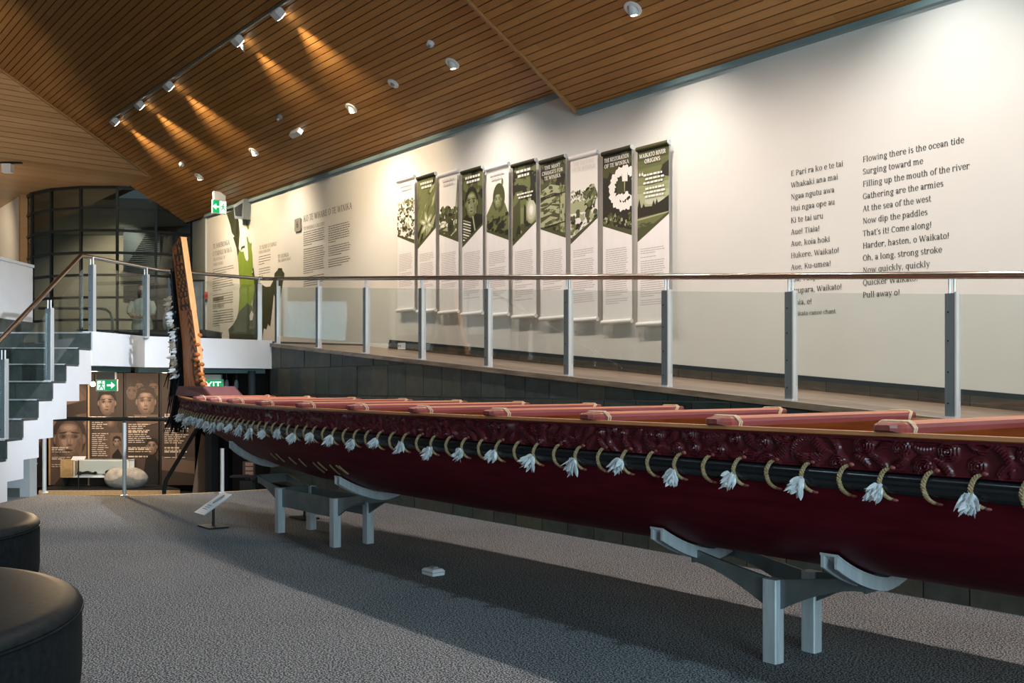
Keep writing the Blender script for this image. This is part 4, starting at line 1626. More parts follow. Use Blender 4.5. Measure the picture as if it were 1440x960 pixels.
        for x, h in ((.06, .12), (.2, .06), (.52, .08), (.62, .09), (.78, .06), (.9, .08)):
            L.append((PB, [(w * x - .03, .36), (w * x + .03, .36), (w * x, .36 + h)]))
        L.append((PD, [(0, .27), (w, .29), (w, -.2), (0, -.2)]))
        L.append((PL_, [(0, .255), (w, .285), (w, .272), (0, .235)]))
        L.append((PM, [(0, .235), (w, .27), (w, .20), (0, .15)]))
        blobs(L, 50, 0, w, -.1, .2, .006, .016, [PD, PB, PD, PM], 4, 0)
    return L


TITLES = {6: ['THE MANY', 'CHANGES FOR', 'TE WINIKA'], 7: ['THE GIFTING', 'OF TE WINIKA'],
          8: ['THE RESTORATION', 'OF TE WINIKA'], 9: ['WAIKATO RIVER', 'ORIGINS']}
LBL = ['white banner with a crowd photograph under pale sky, beside the banner with a lily',
       'banner with a pale lily among dark leaves at its head',
       'white banner with a river, trees and a dark canoe prow under pale sky',
       'banner headed by a dark portrait of a man in a striped cloak',
       'banner headed by a woman in a dark headscarf against white sky',
       'banner headed by a dark palm tree before a bright sunset',
       'banner headed by weathered timber posts and rails in leafy bush',
       'white banner with a crowd on grass and a pale leaf shaped paddle',
       'banner headed by a large white feather ring on dark ground',
       'banner titled Waikato River Origins with a green river view']
rt = random.Random(4)
for i in range(10):
    x0 = (-12.99 + .5645 * i) * KB
    ztop = 4.607 - .0885 * (x0 + .24 + 12.70)
    hgt = 1.99
    t = thing('hanging_banner', LBL[i], 'banner', (x0 + BW / 2, 8.15, ztop), 'row of hanging banners above the ramp')
    dark_top = i in (1, 3, 5, 6, 8, 9)
    mb = MB()
    mb.box(x0, x0 + BW, BT - .003, BT, ztop - hgt, ztop)
    part('cloth', mb, 'cloth', t)
    mb = MB()
    mb.cur = 1 if dark_top else 0
    mb.tube([(x0 - .004, BT - .012, ztop - .02), (x0 + BW + .004, BT - .012, ztop - .02)], .026, 12)
    mb.cur = 2
    mb.tube([(x0 + BW + .004, BT - .012, ztop - .02), (x0 + BW + .014, BT - .012, ztop - .02)], .027, 12)
    for x in (x0 + .06, x0 + BW - .06):
        mb.box(x - .012, x + .012, BT, 8.2, ztop - .03, ztop - .006)
    part('top_rail', mb, ['cloth', 'pic_black' if i != 9 else 'pic_dark', 'plastic'], t)
    mb = MB()
    mb.tube([(x0 - .006, BT - .010, ztop - hgt), (x0 + BW + .006, BT - .010, ztop - hgt)], .026, 12)
    part('bottom_rail', mb, 'cloth', t)
    # photograph with its slanting lower edge and olive border
    yl, yr = (ztop - .86, ztop - 1.02) if i % 2 == 0 else (ztop - 1.06, ztop - .80)
    reg = [(0, yl), (BW, yr), (BW, ztop - .045), (0, ztop - .045)]
    ph = ztop - .045 - (min(yl, yr))
    mb = MB()
    lay = 0
    yb = BT - .0035
    def put(m_, P, region):
        c_ = clip(P, region)
        if len(c_) > 2:
            mb.cur = max(0, min(11, int(round(m_ * 11))))
            mb.poly([(x0 + a, yb - lay * .00003, b) for a, b in c_])
    put(PD, [(0, yl), (BW, yr), (BW, ztop), (0, ztop)], [(0, yl - .0), (BW, yr - .0), (BW, ztop - .045), (0, ztop - .045)])
    bl_, br_ = (.028, .062) if i % 2 == 0 else (.062, .028)
    reg2 = [(0, yl + bl_), (BW, yr + br_), (BW, ztop - .045), (0, ztop - .045)]
    base_y = min(yl, yr)
    for m_, P in pic(i):
        lay += 1
        P2 = [(a, base_y + b * ph) for a, b in P]
        area2 = sum(P2[j][0] * P2[(j + 1) % len(P2)][1] - P2[(j + 1) % len(P2)][0] * P2[j][1] for j in range(len(P2)))
        put(m_, P2 if area2 > 0 else P2[::-1], reg2)
    part('photograph', mb, OLIVE, t)
    # title and body text
    mb = MB()
    yb2 = BT - .0035 - .012
    light_title = dark_top
    if i in TITLES:
        mb.cur = 1 if light_title else 2
        for k, ln in enumerate(TITLES[i]):
            wid = glyphs(ln, True)[2] * .062
            xs = min(.92, .40 / wid)
            mb.text(ln, .062, (x0 + BW * .5, yb2, ztop - .13 - k * .066), UX, UZ, xs, 'CENTER', True, light_title)
    else:
        mb.cur = 1 if light_title else 2
        for k in range(2):
            q = 0.0
            wl = (.30, .24)[k]
            while q < wl:
                wd = rt.uniform(.03, .07)
                mb.box(x0 + BW / 2 - wl / 2 + q, x0 + BW / 2 - wl / 2 + q + wd, yb2, yb2 + .0005, ztop - .13 - k * .06, ztop - .098 - k * .06)
                q += wd + .014
    if i in (5, 9):
        mb.cur = 1
        y = ztop - (.42 if i == 5 else .34)
        for k in range(2 if i == 5 else 6):
            q = .10 + .03 * (k % 2)
            while q < BW - .08:
                wd = rt.uniform(.02, .06)
                mb.box(x0 + q, x0 + min(q + wd, BW - .05), yb2, yb2 + .0005, y, y + .022)
                q += wd + .011
            y -= .044 if k != 2 else .066
    if i == 9:
        for k in range(2):
            ell_p = []
            ell(ell_p, 0, x0 + .045 + .04 * k, ztop - .31, .014, .018, 12)
            mb.poly([(a, yb2, b) for a, b in ell_p[0][1]])
            mb.poly([(x0 + .035 + .04 * k, yb2, ztop - .31), (x0 + .055 + .04 * k, yb2, ztop - .27), (x0 + .045 + .04 * k, yb2, ztop - .31)])
    mb.cur = 0
    y = ztop - 1.15
    brk = set(rt.sample(range(2, 26), 3))
    k = 0
    last = ztop - hgt + (.34 if i in (0, 1, 2, 6) else .20)
    while y > last:
        ln = BW - .09 if k not in brk else rt.uniform(.12, .3)
        q = .05
        while q < ln:
            wd = rt.uniform(.012, .045)
            mb.box(x0 + q, x0 + min(q + wd, BW - .04), BT - .0041, BT - .0035, y, y + .0085)
            q += wd + .007
        y -= .0245 if k not in brk else .045
        k += 1
    part('printed_text', mb, ['body_ink', 'pic_white', 'title_faint'], t)
# ------------------------------------------------------------------ lettering and map on the long wall
WT = 8.2


def ray(px, py):
    d = UR * ((px - 720) / 1400) + UF + UZ * ((540 - py) / 1400)
    return d


def on_wall(px, py, t_=WT):
    d = ray(px, py)
    return Vector((0, 0, CAM_H)) + d * (t_ / d.y)


def on_slope(px, py, z0=5.1):
    d = ray(px, py)
    k = (z0 + PITCH * 8.2 - CAM_H) / (d.z + PITCH * d.y)
    return Vector((0, 0, CAM_H)) + d * k


YT = WT - .003
LEFT = ['E Pari ra ko e te tai', 'Whakaki ana mai', 'Ngaa ngutu awa', 'Hui ngaa ope au', 'Ki te tai uru', 'Aue! Tiaia!', 'Aue, koia hoki', 'Hukere, Waikato!', 'Aue, Ku-umea!', 'Kia, Tuupara', 'Tuupara, Waikato!', 'Tiaia, e!']
RIGHT = ['Flowing there is the ocean tide', 'Surging toward me', 'Filling up the mouth of the river', 'Gathering are the armies', 'At the sea of the west', 'Now dip the paddles', "That\u2019s it! Come along!", 'Harder, hasten, o Waikato!', 'Oh, a long, strong stroke', 'Now quickly, quickly', 'Quicker Waikato!', 'Pull away o!']
xs = .95 / (glyphs(RIGHT[0], True)[2] * .072)
mb = MB()
for k, ln in enumerate(LEFT):
    mb.text(ln, .072, (-5.89, YT, 3.53 - .1145 * k), UX, UZ, xs, 'LEFT', True)
mb.text('Waikato canoe chant', .056, (-5.89, YT, 2.165), UX, UZ, xs, 'LEFT', True)
tag(mb.build('wall_lettering', 'ink'), 'dark lettering of the Maori canoe chant beginning E Pari ra', 'lettering')
mb = MB()
for k, ln in enumerate(RIGHT):
    mb.text(ln, .072, (-5.11, YT, 3.53 - .1127 * k), UX, UZ, xs, 'LEFT', True)
tag(mb.build('wall_lettering', 'ink'), 'dark lettering of the English chant beginning Flowing there is the ocean tide', 'lettering')


def textlines(mb, x0, x1, z0, n, step, h, seed, para=()):
    r = random.Random(seed)
    z = z0
    for k in range(n):
        end = x1 if k + 1 not in para and k < n - 1 else x0 + (x1 - x0) * r.uniform(.35, .8)
        end -= (x1 - x0) * r.uniform(0, .08)
        q = x0
        while q < end - .01:
            wd = min(r.uniform(.02, .075), end - q)
            mb.box(q, q + wd, YT, YT + .001, z - h, z)
            q += wd + .014
        z -= step if k + 1 not in para else step * 1.9


p = on_wall(427, 312)
q = on_wall(495, 293.5)
mb = MB()
t1 = 'KO TE WHARE O TE WINIKA'
mb.text(t1, .150, (p.x, YT, p.z), UX, UZ, (q.x - p.x) / (glyphs(t1, True)[2] * .150), 'LEFT', True)
p2 = on_wall(427, 324)
q2 = on_wall(457, 317)
mb.cur = 1
t1 = 'TE WINIKA GALLERY'
mb.text(t1, .085, (p2.x, YT, p2.z), UX, UZ, (q2.x - p2.x) / (glyphs(t1, True)[2] * .085), 'LEFT', True)
mb.cur = 0
a, b = on_wall(427, 327.5), on_wall(457, 327)
textlines(mb, a.x, b.x, a.z + .01, 24, .0385, .013, 1, (7, 19))
a, b = on_wall(462, 318.5), on_wall(493, 318)
textlines(mb, a.x, b.x, a.z, 17, .0385, .013, 2, (8, 13))
tag(mb.build('wall_lettering', ['ink_brown', 'ink_pale']), 'brown lettering headed Ko te Whare o Te Winika with two columns of text', 'lettering')
a, b = on_wall(416, 326.5), on_wall(424.5, 306)
t = thing('number_plaque', 'grey rounded plaque with the number 6 beside the gallery title', 'plaque', (a.x, WT, a.z))
mb = MB()
mb.obox(((a.x + b.x) / 2, WT - .015, (a.z + b.z) / 2), UX, UZ, UY, (b.x - a.x) / 2, (b.z - a.z) / 2, .015, .025)
part('plate', mb, 'plaque', t)
mb = MB()
mb.text('6', .17, ((a.x + b.x) / 2, WT - .032, (a.z + b.z) / 2 - .05), UX, UZ, 1, 'CENTER', False)
part('numeral', mb, 'ink', t)

def heading(px0, py0, px1, py1, lines, size, mk, mi, label, body=None, seed=5):
    pass


mb = MB()
for ln, (px, py, pxe), sz, mi in (('TE HAERENGA', (299.5, 350, 323), .135, 0), ('O TAINUI WAKA', (299.5, 360.5, 326), .135, 0), ('THE VOYAGE OF', (299.5, 367.5, 317), .085, 1), ('TAINUI WAKA', (299.5, 374.5, 314), .085, 1)):
    a, b = on_wall(px, py), on_wall(pxe, py)
    mb.cur = mi
    mb.text(ln, sz, (a.x, YT, a.z), UX, UZ, (b.x - a.x) / (glyphs(ln, True)[2] * sz), 'LEFT', True)
mb.cur = 0
a, b = on_wall(299.5, 379), on_wall(329, 376)
textlines(mb, a.x, b.x, a.z, 22, .050, .014, 7, (3, 9, 15))
a, b = on_wall(299.5, 424), on_wall(316, 424)
mb.cur = 1
mb.box(a.x, a.x + (b.x - a.x) * .9, YT, YT + .001, a.z, a.z + .08)
textlines(mb, a.x, b.x, a.z - .09, 7, .055, .014, 8, (3,))
tag(mb.build('wall_lettering', ['ink_brown', 'ink_pale']), 'brown lettering headed Te Haerenga o Tainui Waka at the wall end', 'lettering')
mb = MB()
for ln, (px, py, pxe), sz, mi in (('TE ROHE O TAINUI', (365, 351, 389), .105, 0), ('TAINUI REGION', (364, 357, 380), .075, 1)):
    a, b = on_wall(px, py), on_wall(pxe, py)
    mb.cur = 1
    mb.text(ln, sz, (a.x, YT, a.z), UX, UZ, (b.x - a.x) / (glyphs(ln, True)[2] * sz), 'LEFT', True)
mb.cur = 0
a, b = on_wall(364, 361), on_wall(381, 361)
textlines(mb, a.x, b.x, a.z, 8, .048, .012, 9, (4,))
tag(mb.build('wall_lettering', ['ink_brown', 'ink_pale']), 'small pale lettering right of the top of the green map', 'lettering')
mb = MB()
for ln, (px, py, pxe), sz in (('TE UUNGA', (391, 363.5, 406), .095), ('THE LANDING PLACE', (391, 369, 409), .07)):
    a, b = on_wall(px, py), on_wall(pxe, py)
    mb.text(ln, sz, (a.x, YT, a.z), UX, UZ, (b.x - a.x) / (glyphs(ln, True)[2] * sz), 'LEFT', True)
tag(mb.build('wall_lettering', 'ink_pale'), 'small pale lettering above the dark eastern cape of the map', 'lettering')

MAPS = [('map_dark', [(160, 92), (228, 68), (236, 110), (245, 160), (250, 230), (243, 330), (250, 350), (235, 385), (228, 330), (216, 290), (205, 260), (214, 250), (202, 235), (196, 225), (185, 170)]),
        ('map_shade', [(240, 765), (262, 740), (285, 715), (300, 695), (330, 715), (350, 760), (360, 915), (178, 915), (172, 880), (205, 845), (230, 800)]),
        ('map_dark', [(178, 912), (400, 912), (400, 975), (180, 965)]),
        ('map_dark', [(335, 470), (343, 462), (350, 520), (380, 560), (425, 592), (455, 590), (480, 540), (485, 500), (505, 478), (510, 465), (535, 465), (538, 482), (552, 500), (548, 540), (540, 560), (530, 640), (520, 700), (505, 740), (498, 700), (480, 640), (470, 740), (455, 860), (440, 840), (430, 880), (412, 870), (405, 920), (400, 965), (358, 965), (360, 915), (352, 780), (335, 720), (345, 640), (350, 600), (328, 500), (340, 495)]),
        ('map_green', [(235, 385), (248, 345), (262, 356), (275, 352), (285, 395), (292, 412), (300, 418), (308, 405), (305, 340), (300, 290), (294, 250), (305, 258), (310, 285), (322, 300), (330, 290), (328, 330), (335, 380), (338, 470), (330, 500), (345, 530), (350, 600), (345, 650), (335, 690), (325, 722), (312, 712), (300, 698), (285, 720), (262, 742), (240, 768), (246, 690), (248, 650), (246, 610), (252, 590), (248, 540), (245, 520), (240, 430)]),
        ('map_green', [(294, 150), (300, 146), (304, 165), (312, 190), (308, 210), (300, 195), (294, 180)]),
        ('wall', [(330, 750), (343, 775), (335, 815), (320, 818), (316, 785)]),
        ('map_dark', [(262, 320), (285, 312), (282, 330), (270, 326), (255, 350)])]
t = thing('wall_map', 'green map of the western north island painted on the wall above the landing', 'map', (-19.5, WT, 2.2))
mb = MB()
names = ['map_dark', 'map_shade', 'map_green', 'wall']
for k, (m_, P) in enumerate(MAPS):
    mb.cur = names.index(m_)
    pts = [on_wall(285 + x / 4.8, 280 + y / 4.8, WT - .002 - .0006 * k) for x, y in P]
    pts = [Vector((v.x, v.y, max(v.z, 2.16))) for v in pts]
    area2 = sum(pts[j].x * pts[(j + 1) % len(pts)].z - pts[(j + 1) % len(pts)].x * pts[j].z for j in range(len(pts)))
    mb.poly(pts if area2 > 0 else pts[::-1])
part('land', mb, names, t)

a = on_wall(340, 300)
t = thing('wall_speaker', 'grey box speaker high on the wall over the dark tip of the map', 'speaker', (a.x, WT, a.z))
mb = MB()
c, e = on_wall(334, 312, 8.1), on_wall(347, 291, 8.1)
mb.prism([(c.x, 8.04, c.z + .06), (e.x - .05, 8.04, c.z), (e.x, 8.04, e.z + .16), (c.x - .06, 8.04, e.z + .10)], (0, .15, 0))
part('cabinet', mb, 'grey_plastic', t)
mb = MB()
mb.prism([(c.x + .05, 8.032, c.z + .11), (e.x - .10, 8.032, c.z + .06), (e.x - .06, 8.032, e.z + .08), (c.x + .0, 8.032, e.z + .04)], (0, .006, 0))
part('grille', mb, 'dark', t)

# ------------------------------------------------------------------ ceiling fittings
def downlight(pos, label, watt=88):
    t = thing('downlight', label, 'ceiling light', pos, 'downlights in the timber ceiling')
    p = Vector(pos)
    n = -EN
    mb = MB()
    mb.lathe(p, [(.062, .0), (.098, .0), (.098, .008), (.088, .014), (.062, .012), (.06, -.01)], 28, n, caps=False)
    part('ring', mb, 'plastic', t)
    ax = Vector((0, .22, -1)).normalized()
    mb = MB()
    mb.lathe(p - ax * .02, [(.046, -.02), (.050, .05), (.046, .085)], 20, ax)
    mb.lathe(p - ax * .02, [(.036, .0865), (.036, .088)], 20, ax)
    part('eyeball', mb, 'plastic', t)
    mb = MB()
    mb.lathe(p - ax * .02, [(.034, .0885), (.030, .093), (.0, .095)], 20, ax)
    part('lens', mb, 'lamp_cool', t)
    spot('downlight_beam', p + ax * .09, (p.x, 8.2, 2.7), watt, (1, .93, .84), 104, 1, .05)


DL = [((280, 248), 'downlight nearest the ceiling exit sign'), ((357, 213), 'downlight second along from the ceiling exit sign'), ((494, 152), 'downlight beside the round smoke detector, further from the ceiling step'),
      ((636, 89), 'downlight nearest the ceiling step on its higher side')]
for (px, py), lb in DL:
    downlight(on_slope(px, py), lb, 58 if px < 400 else 95)
downlight(on_slope(890, 12, 4.8), 'only downlight in view on the lower ceiling panel')
for s, e_ in ((-4.2, 72), (-1.0, 36)):  # assumed unseen downlights continuing the row, beams only
    spot('downlight_beam', (s, 7.25, 5.2), (s, 8.2, 2.9), e_, (.92, .96, .94), 110, 1, .05)

def disc(name, px, py, r, h, label, cat, m_='plastic', core=None):
    p = on_slope(px, py)
    t = thing(name, label, cat, p)
    mb = MB()
    mb.lathe(p, [(r, 0), (r, h * .5), (r * .8, h)], 24, -EN)
    part('housing', mb, m_, t)
    mb = MB()
    mb.lathe(p, [(r * .4, h), (r * .35, h * 1.5)], 14, -EN)
    part('sensor', mb, core or 'grey_plastic', t)


disc('smoke_detector', 553, 117, .085, .022, 'flat white round smoke detector on the timber ceiling', 'detector')
disc('motion_sensor', 606, 60, .050, .05, 'small white sensor above the downlight nearest the ceiling step', 'sensor')
disc('motion_sensor', 394, 163, .050, .06, 'small dark sensor above the white emergency light', 'sensor', 'grey_plastic', 'plastic')
disc('motion_sensor', 256, 230, .050, .06, 'small white sensor above the downlight nearest the exit sign', 'sensor')
p = on_slope(418, 184)
t = thing('emergency_light', 'white oblong emergency light on the timber ceiling', 'emergency light', p)
mb = MB()
mb.obox(p - EN * .045, UX, ET, EN, .155, .045, .045, .01)
part('housing', mb, 'plastic', t)
mb = MB()
mb.obox(p - EN * .045 + UX * .158, UX, ET, EN, .004, .038, .036)
part('lens', mb, 'sign_white', t)

TZ = lambda y: 5.1 + PITCH * (8.2 - y)
t = thing('light_track', 'long lighting track under the dark timber ceiling', 'light track', (-14, 5.78, TZ(5.78)))
mb = MB()
mb.box(-19.3, -9.0, 5.765, 5.795, TZ(5.78) - .065, TZ(5.78) - .035)
part('rail', mb, 'steel', t)
for s in (-19.2, -16.9, -14.9, -12.3, -10):
    mb = MB()
    mb.tube([(s, 5.78, TZ(5.78)), (s, 5.78, TZ(5.78) - .04)], .01, 8)
    part('hanger', mb, 'steel', t)
HEADS = [(-19.11, 'track spotlight at the far end of the lighting track'), (-17.71, 'track spotlight second from the far end of the track'), (-16.28, 'track spotlight third from the far end of the track'),
         (-13.51, 'track spotlight with a hanging flap, above a bright streak on the ceiling'), (-12.2, 'track spotlight nearest the visitor, beyond the one with a hanging flap')]
for k, (s, lb) in enumerate(HEADS):
    z = TZ(5.78) - .12
    t = thing('track_spotlight', lb, 'spotlight', (s, 5.78, z), 'spotlights on the ceiling track')
    ax = Vector((0, .80, -.60))
    up = Vector((0, .60, .80))
    mb = MB()
    mb.obox((s, 5.80, z), UX, ax, up, .075, .06, .058, .012)
    part('housing', mb, 'plastic', t)
    mb = MB()
    mb.obox(Vector((s, 5.80, z)) + ax * .062, UX, ax, up, .062, .004, .045)
    part('lens', mb, 'lamp', t)
    mb = MB()
    mb.tube([(s, 5.78, z + .04), (s, 5.78, z + .0545)], .015, 8)
    if k == 3:
        mb.prism([(s - .05, 5.86, z - .06), (s + .06, 5.86, z - .06), (s + .01, 5.90, z - .16)], (0, .01, 0))
    part('bracket', mb, 'steel', t)
    spot('track_beam', Vector((s, 5.80, z)) + ax * .075, Vector((s - .25, 5.80, z)) + ax * 1.0 + Vector((0, .0, -.12)), 380, (1, .79, .52), 66, 1, .04)
# assumed, unseen heads of the same track above the canoe, beyond the top of the picture
for s in (-11.2, -8.8, -6.6, -4.4, -2.2, 0.0, 2.2):
    z0 = 5.1 if s < -8.94 else 4.8
    spot('track_beam', (s, 5.5, z0 + PITCH * 2.7 - .2), (s, 5.35, 0), 210, (1.0, .84, .74), 130, .35, .05)

# ceiling exit sign over the foyer end of the wall
def man(mb, o, ux, uz, s):
    """running figure"""
    P = lambda a, b: Vector(o) + Vector(ux) * a * s + Vector(uz) * b * s
    mb.poly([P(.1 * math.cos(a) + .08, .1 * math.sin(a) + .82) for a in [k * PI / 6 for k in range(12)]])
    for pts in ([(-.06, .68), (.10, .70), (.12, .36), (-.08, .34)], [(-.08, .36), (.06, .36), (-.16, .02), (-.30, .02)], [(-.02, .38), (.12, .38), (.30, .18), (.18, .12)], [(.30, .20), (.20, .12), (.26, -.06), (.36, -.04)],
                [(-.06, .68), (-.04, .56), (-.30, .42), (-.32, .52)], [(.08, .68), (.10, .56), (.34, .46), (.36, .54)]):
        mb.poly([P(*q) for q in pts])


def arrow(mb, o, ux, uz, s):
    P = lambda a, b: Vector(o) + Vector(ux) * a * s + Vector(uz) * b * s
    mb.poly([P(-.5, -.12), (P(.1, -.12)), P(.1, .12), P(-.5, .12)])
    mb.poly([P(0, -.42), P(.5, 0), P(0, .42), P(.1, .0)][:3])


def exit_sign(label, c, ux, n_, w, h, mount, kind):
    t = thing('exit_sign', label, 'exit sign', c)
    c = Vector(c)
    mb = MB()
    mb.obox(c, ux, n_, UZ, w / 2 + .012, .02, h / 2 + .012)
    part('housing', mb, 'plastic', t)
    mb = MB()
    mb.obox(c + UZ * (h / 2 + .012 + mount / 2), ux, n_, UZ, w / 2 * .9, .035, mount / 2)
    part('mount', mb, 'plastic' if kind != 'arrow' else 'grey_plastic', t)
    f = c + n_ * .0215
    mb = MB()
    def rect(x0, x1, z0, z1, d):
        q = [f + ux * x0 + UZ * z0, f + ux * x1 + UZ * z0, f + ux * x1 + UZ * z1, f + ux * x0 + UZ * z1]
        mb.poly([v + n_ * d for v in q])
    if kind == 'arrow':
        rect(-w / 2, w / 2, -h / 2, h / 2, 0)
        mb.cur = 1
        rect(-w / 2 + .008, -w * .08, -h / 2 + .008, h / 2 - .008, .001)
        arrow(mb, f + n_ * .001 + ux * w * .24, ux, UZ, h * .85)
        mb.cur = 0
        man(mb, f + n_ * .002 + ux * (-w * .27) - UZ * h * .42, ux, UZ, h * .92)
    elif kind == 'text':
        rect(-w / 2, w / 2, -h / 2, h / 2, 0)
        mb.cur = 1
        wd = glyphs('EXIT', False)[2]
        mb.text('EXIT', h * 1.0, f + n_ * .001 - UZ * h * .36, ux, UZ, w * .86 / (wd * h * 1.0), 'CENTER', False, True)
    else:
        rect(-w / 2, 0, -h / 2, h / 2, 0)
        mb.cur = 1
        rect(0, w / 2, -h / 2, h / 2, 0)
        arrow(mb, f + n_ * .001 - ux * w * .25, -ux, UZ, h * .62)
        mb.cur = 0
        man(mb, f + n_ * .002 + ux * w * .25 - UZ * h * .3, ux, UZ, h * .66)
    part('sign_face', mb, ['green_sign', 'sign_white'], t)


exit_sign('green exit sign with a white arrow, hung under the landing beam', cw3(-5.90, 14.5, 1.484), UR, -UF, .285, .145, .12, 'arrow')
exit_sign('green EXIT sign partly hidden behind the canoe sternpost', cw3(-4.60, 15.2, 1.484), UR, -UF, .37, .16, .07, 'text')
exit_sign('exit sign hung from the timber ceiling over the landing', (-19.1, 7.82, 5.02), UY, UX, .27, .24, .17, 'half')

# spotlight on the foyer soffit at the picture edge
p = cw3(-9.80, 19.3, 5.80)
t = thing('track_spotlight', 'white spotlight on a short bracket under the pale timber soffit', 'spotlight', p)
mb = MB()
mb.obox(p - UZ * .015, UR, UF, UZ, .30, .03, .015)
part('bracket', mb, 'black', t)
mb = MB()
mb.obox(p - UZ * .12 + UR * .02, UR, UF, UZ, .09, .08, .08, .015)
part('housing', mb, 'plastic', t)

# red call point and small socket box
p = on_wall(291, 415, 8.17)
t = thing('fire_alarm', 'red fire alarm box at the end of the long wall', 'fire alarm', p)
mb = MB()
mb.obox(p - UX * .08, UX, UY, UZ, .055, .045, .075)
part('box', mb, 'red', t)
mb = MB()
mb.obox(p - UX * .08 - UZ * .11, UX, UY, UZ, .035, .04, .035)
part('sounder', mb, 'black', t)
p = on_wall(564, 483.5, 8.12)
t = thing('socket_box', 'small white socket box on the ramp by the skirting', 'socket', (p.x, p.y, ramp_z(p.x)))
mb = MB()
mb.obox((p.x, 8.13, ramp_z(p.x) + .055), UX, UY, UZ, .06, .035, .05, .008)
part('box', mb, 'plastic', t)
mb = MB()
for dx in (-.025, .025):
    mb.lathe((p.x + dx, 8.094, ramp_z(p.x) + .06), [(.012, 0), (.012, .004)], 10, (0, -1, 0))
part('outlet', mb, 'black', t)
# ------------------------------------------------------------------ on the carpet
def ottoman(X, D, r, label):
    c = cw3(X, D, 0)
    t = thing('ottoman', label, 'ottoman', c, 'round black leather ottomans')
    mb = MB()
    mb.lathe(c, [(r - .04, .0), (r - .005, .03), (r, .10), (r, .36), (r - .002, .392)], 96, caps=False)
    part('base', mb, 'leather', t)
    mb = MB()
    mb.lathe(c, [(r - .002, .392), (r + .004, .405), (r - .006, .425), (r - .035, .444), (r - .10, .455), (r * .6, .462), (.25, .458), (.04, .452), (.0, .449)], 96, caps=False)
    part('seat', mb, 'leather', t)
    mb = MB()
    ring = [c + Vector((math.cos(a) * (r + .003), math.sin(a) * (r + .003), .392)) for a in [2 * PI * k / 96 for k in range(96)]]
    mb.tube(ring, .007, 6, closed=True)
    part('piping', mb, 'leather', t)


ottoman(-3.5, 4.45, 1.45, 'large round black leather ottoman nearest the visitor')
ottoman(-5.0, 7.35, 1.37, 'large round black leather ottoman behind the nearer one')

p = Vector((-6.52, 4.42, 0))
t = thing('floor_box', 'small white plastic box lying on the carpet by the canoe', 'box', p)
mb = MB()
rows = []
for h, x, y in ((0, .075, .055), (.035, .078, .058), (.05, .062, .044)):
    rows.append([p + Vector((sx * x, sy * y, h)) for sx, sy in ((-1, -1), (1, -1), (1, 1), (-1, 1), (-1, -1))])
mb.grid(rows, False)
mb.poly(rows[-1][:4])
part('body', mb, 'plastic', t)
mb = MB()
mb.obox(p + Vector((-.01, .01, .056)), UX, UY, UZ, .035, .022, .006, .008)
part('button', mb, 'grey_plastic', t)
mb = MB()
mb.obox(p + Vector((0, 0, .0265)), UX, UY, UZ, .0805, .0605, .002)
part('seam', mb, 'grey_plastic', t)


def label_stand(p, label, z0, z1, ext, wid, card='paper', mirror=1, print_=True):
    p = Vector(p)
    t = thing('label_stand', label, 'label stand', p)
    mb = MB()
    mb.obox(p + UZ * .008, UX, UY, UZ, .16, .11, .008, .01)
    part('base', mb, 'black', t)
    mb = MB()
    mb.tube([p + UZ * .01, p + UZ * ((z0 + z1) / 2 - .015)], .014, 10)
    part('pole', mb, 'black', t)
    a = Vector((0, mirror * ext, z1 - z0))
    L = a.length
    a.normalize()
    n_ = UX.cross(a) * mirror
    c = p + UZ * (z0 + z1) / 2
    mb = MB()
    mb.obox(c, UX, a, n_, wid / 2, L / 2, .006)
    part('label_panel', mb, card, t)
    if print_:
        mb = MB()
        f = c + n_ * .0068
        ring = []
        for k in range(28):
            b = 2 * PI * k / 28
            ring.append((math.cos(b), math.sin(b)))
        for k in range(28):
            (x0, y0), (x1, y1) = ring[k], ring[(k + 1) % 28]
            mb.poly([f + a * (L * .20 + x0 * L * .20) + UX * (y0 * wid * .16), f + a * (L * .20 + x1 * L * .20) + UX * (y1 * wid * .16), f + a * (L * .20 + x1 * L * .165) + UX * (y1 * wid * .11), f + a * (L * .20 + x0 * L * .165) + UX * (y0 * wid * .11)])
        mb.poly([f + a * (L * .06) + UX * (-wid * .03), f + a * (L * .34) + UX * (-wid * .03), f + a * (L * .32) + UX * (wid * .04), f + a * (L * .08) + UX * (wid * .04)])
        for k in range(3):
            y0 = -L * (.12 + .08 * k)
            mb.poly([f + a * y0 + UX * (-wid * .28), f + a * y0 + UX * (wid * .2), f + a * (y0 + .008) + UX * (wid * .2), f + a * (y0 + .008) + UX * (-wid * .28)])
        part('print', mb, 'ink', t)


label_stand((-10.12, 4.08, 0), 'low label stand with a tilted pale card in front of the canoe stern', .15, .34, .31, .26)
label_stand((-10.14, 5.14, 0), 'low black label stand behind the four legged trestle', .24, .42, .28, .24, 'black', -1, False)

# ------------------------------------------------------------------ lower gallery
LF = -.45
X18 = lambda px, D=18.0: (px - 720) / 1400 * D
Z18 = lambda py, D=18.0: 1.5 - (py - 540) / 1400 * D
t = thing('plinth', 'low dark platform with a pale oak edge in the lower gallery', 'plinth', cw3(-7, 17.7, LF))
xa, xb = X18(54, 17.35), X18(252, 17.35)
mb = MB()
mb.prism([cw3(xa, 17.38, LF), cw3(xb, 17.38, LF), cw3(X18(210, 18.6), 18.6, LF), cw3(xa, 18.6, LF)], UZ * .125)
part('deck', mb, 'black', t)
mb = MB()
mb.prism([cw3(xa, 17.36, LF + .01), cw3(xb + .01, 17.36, LF + .01), cw3(xb + .01, 17.36, LF + .10), cw3(xa, 17.36, LF + .10)], UF * .02)
part('edging', mb, 'oak', t)
PT = LF + .125


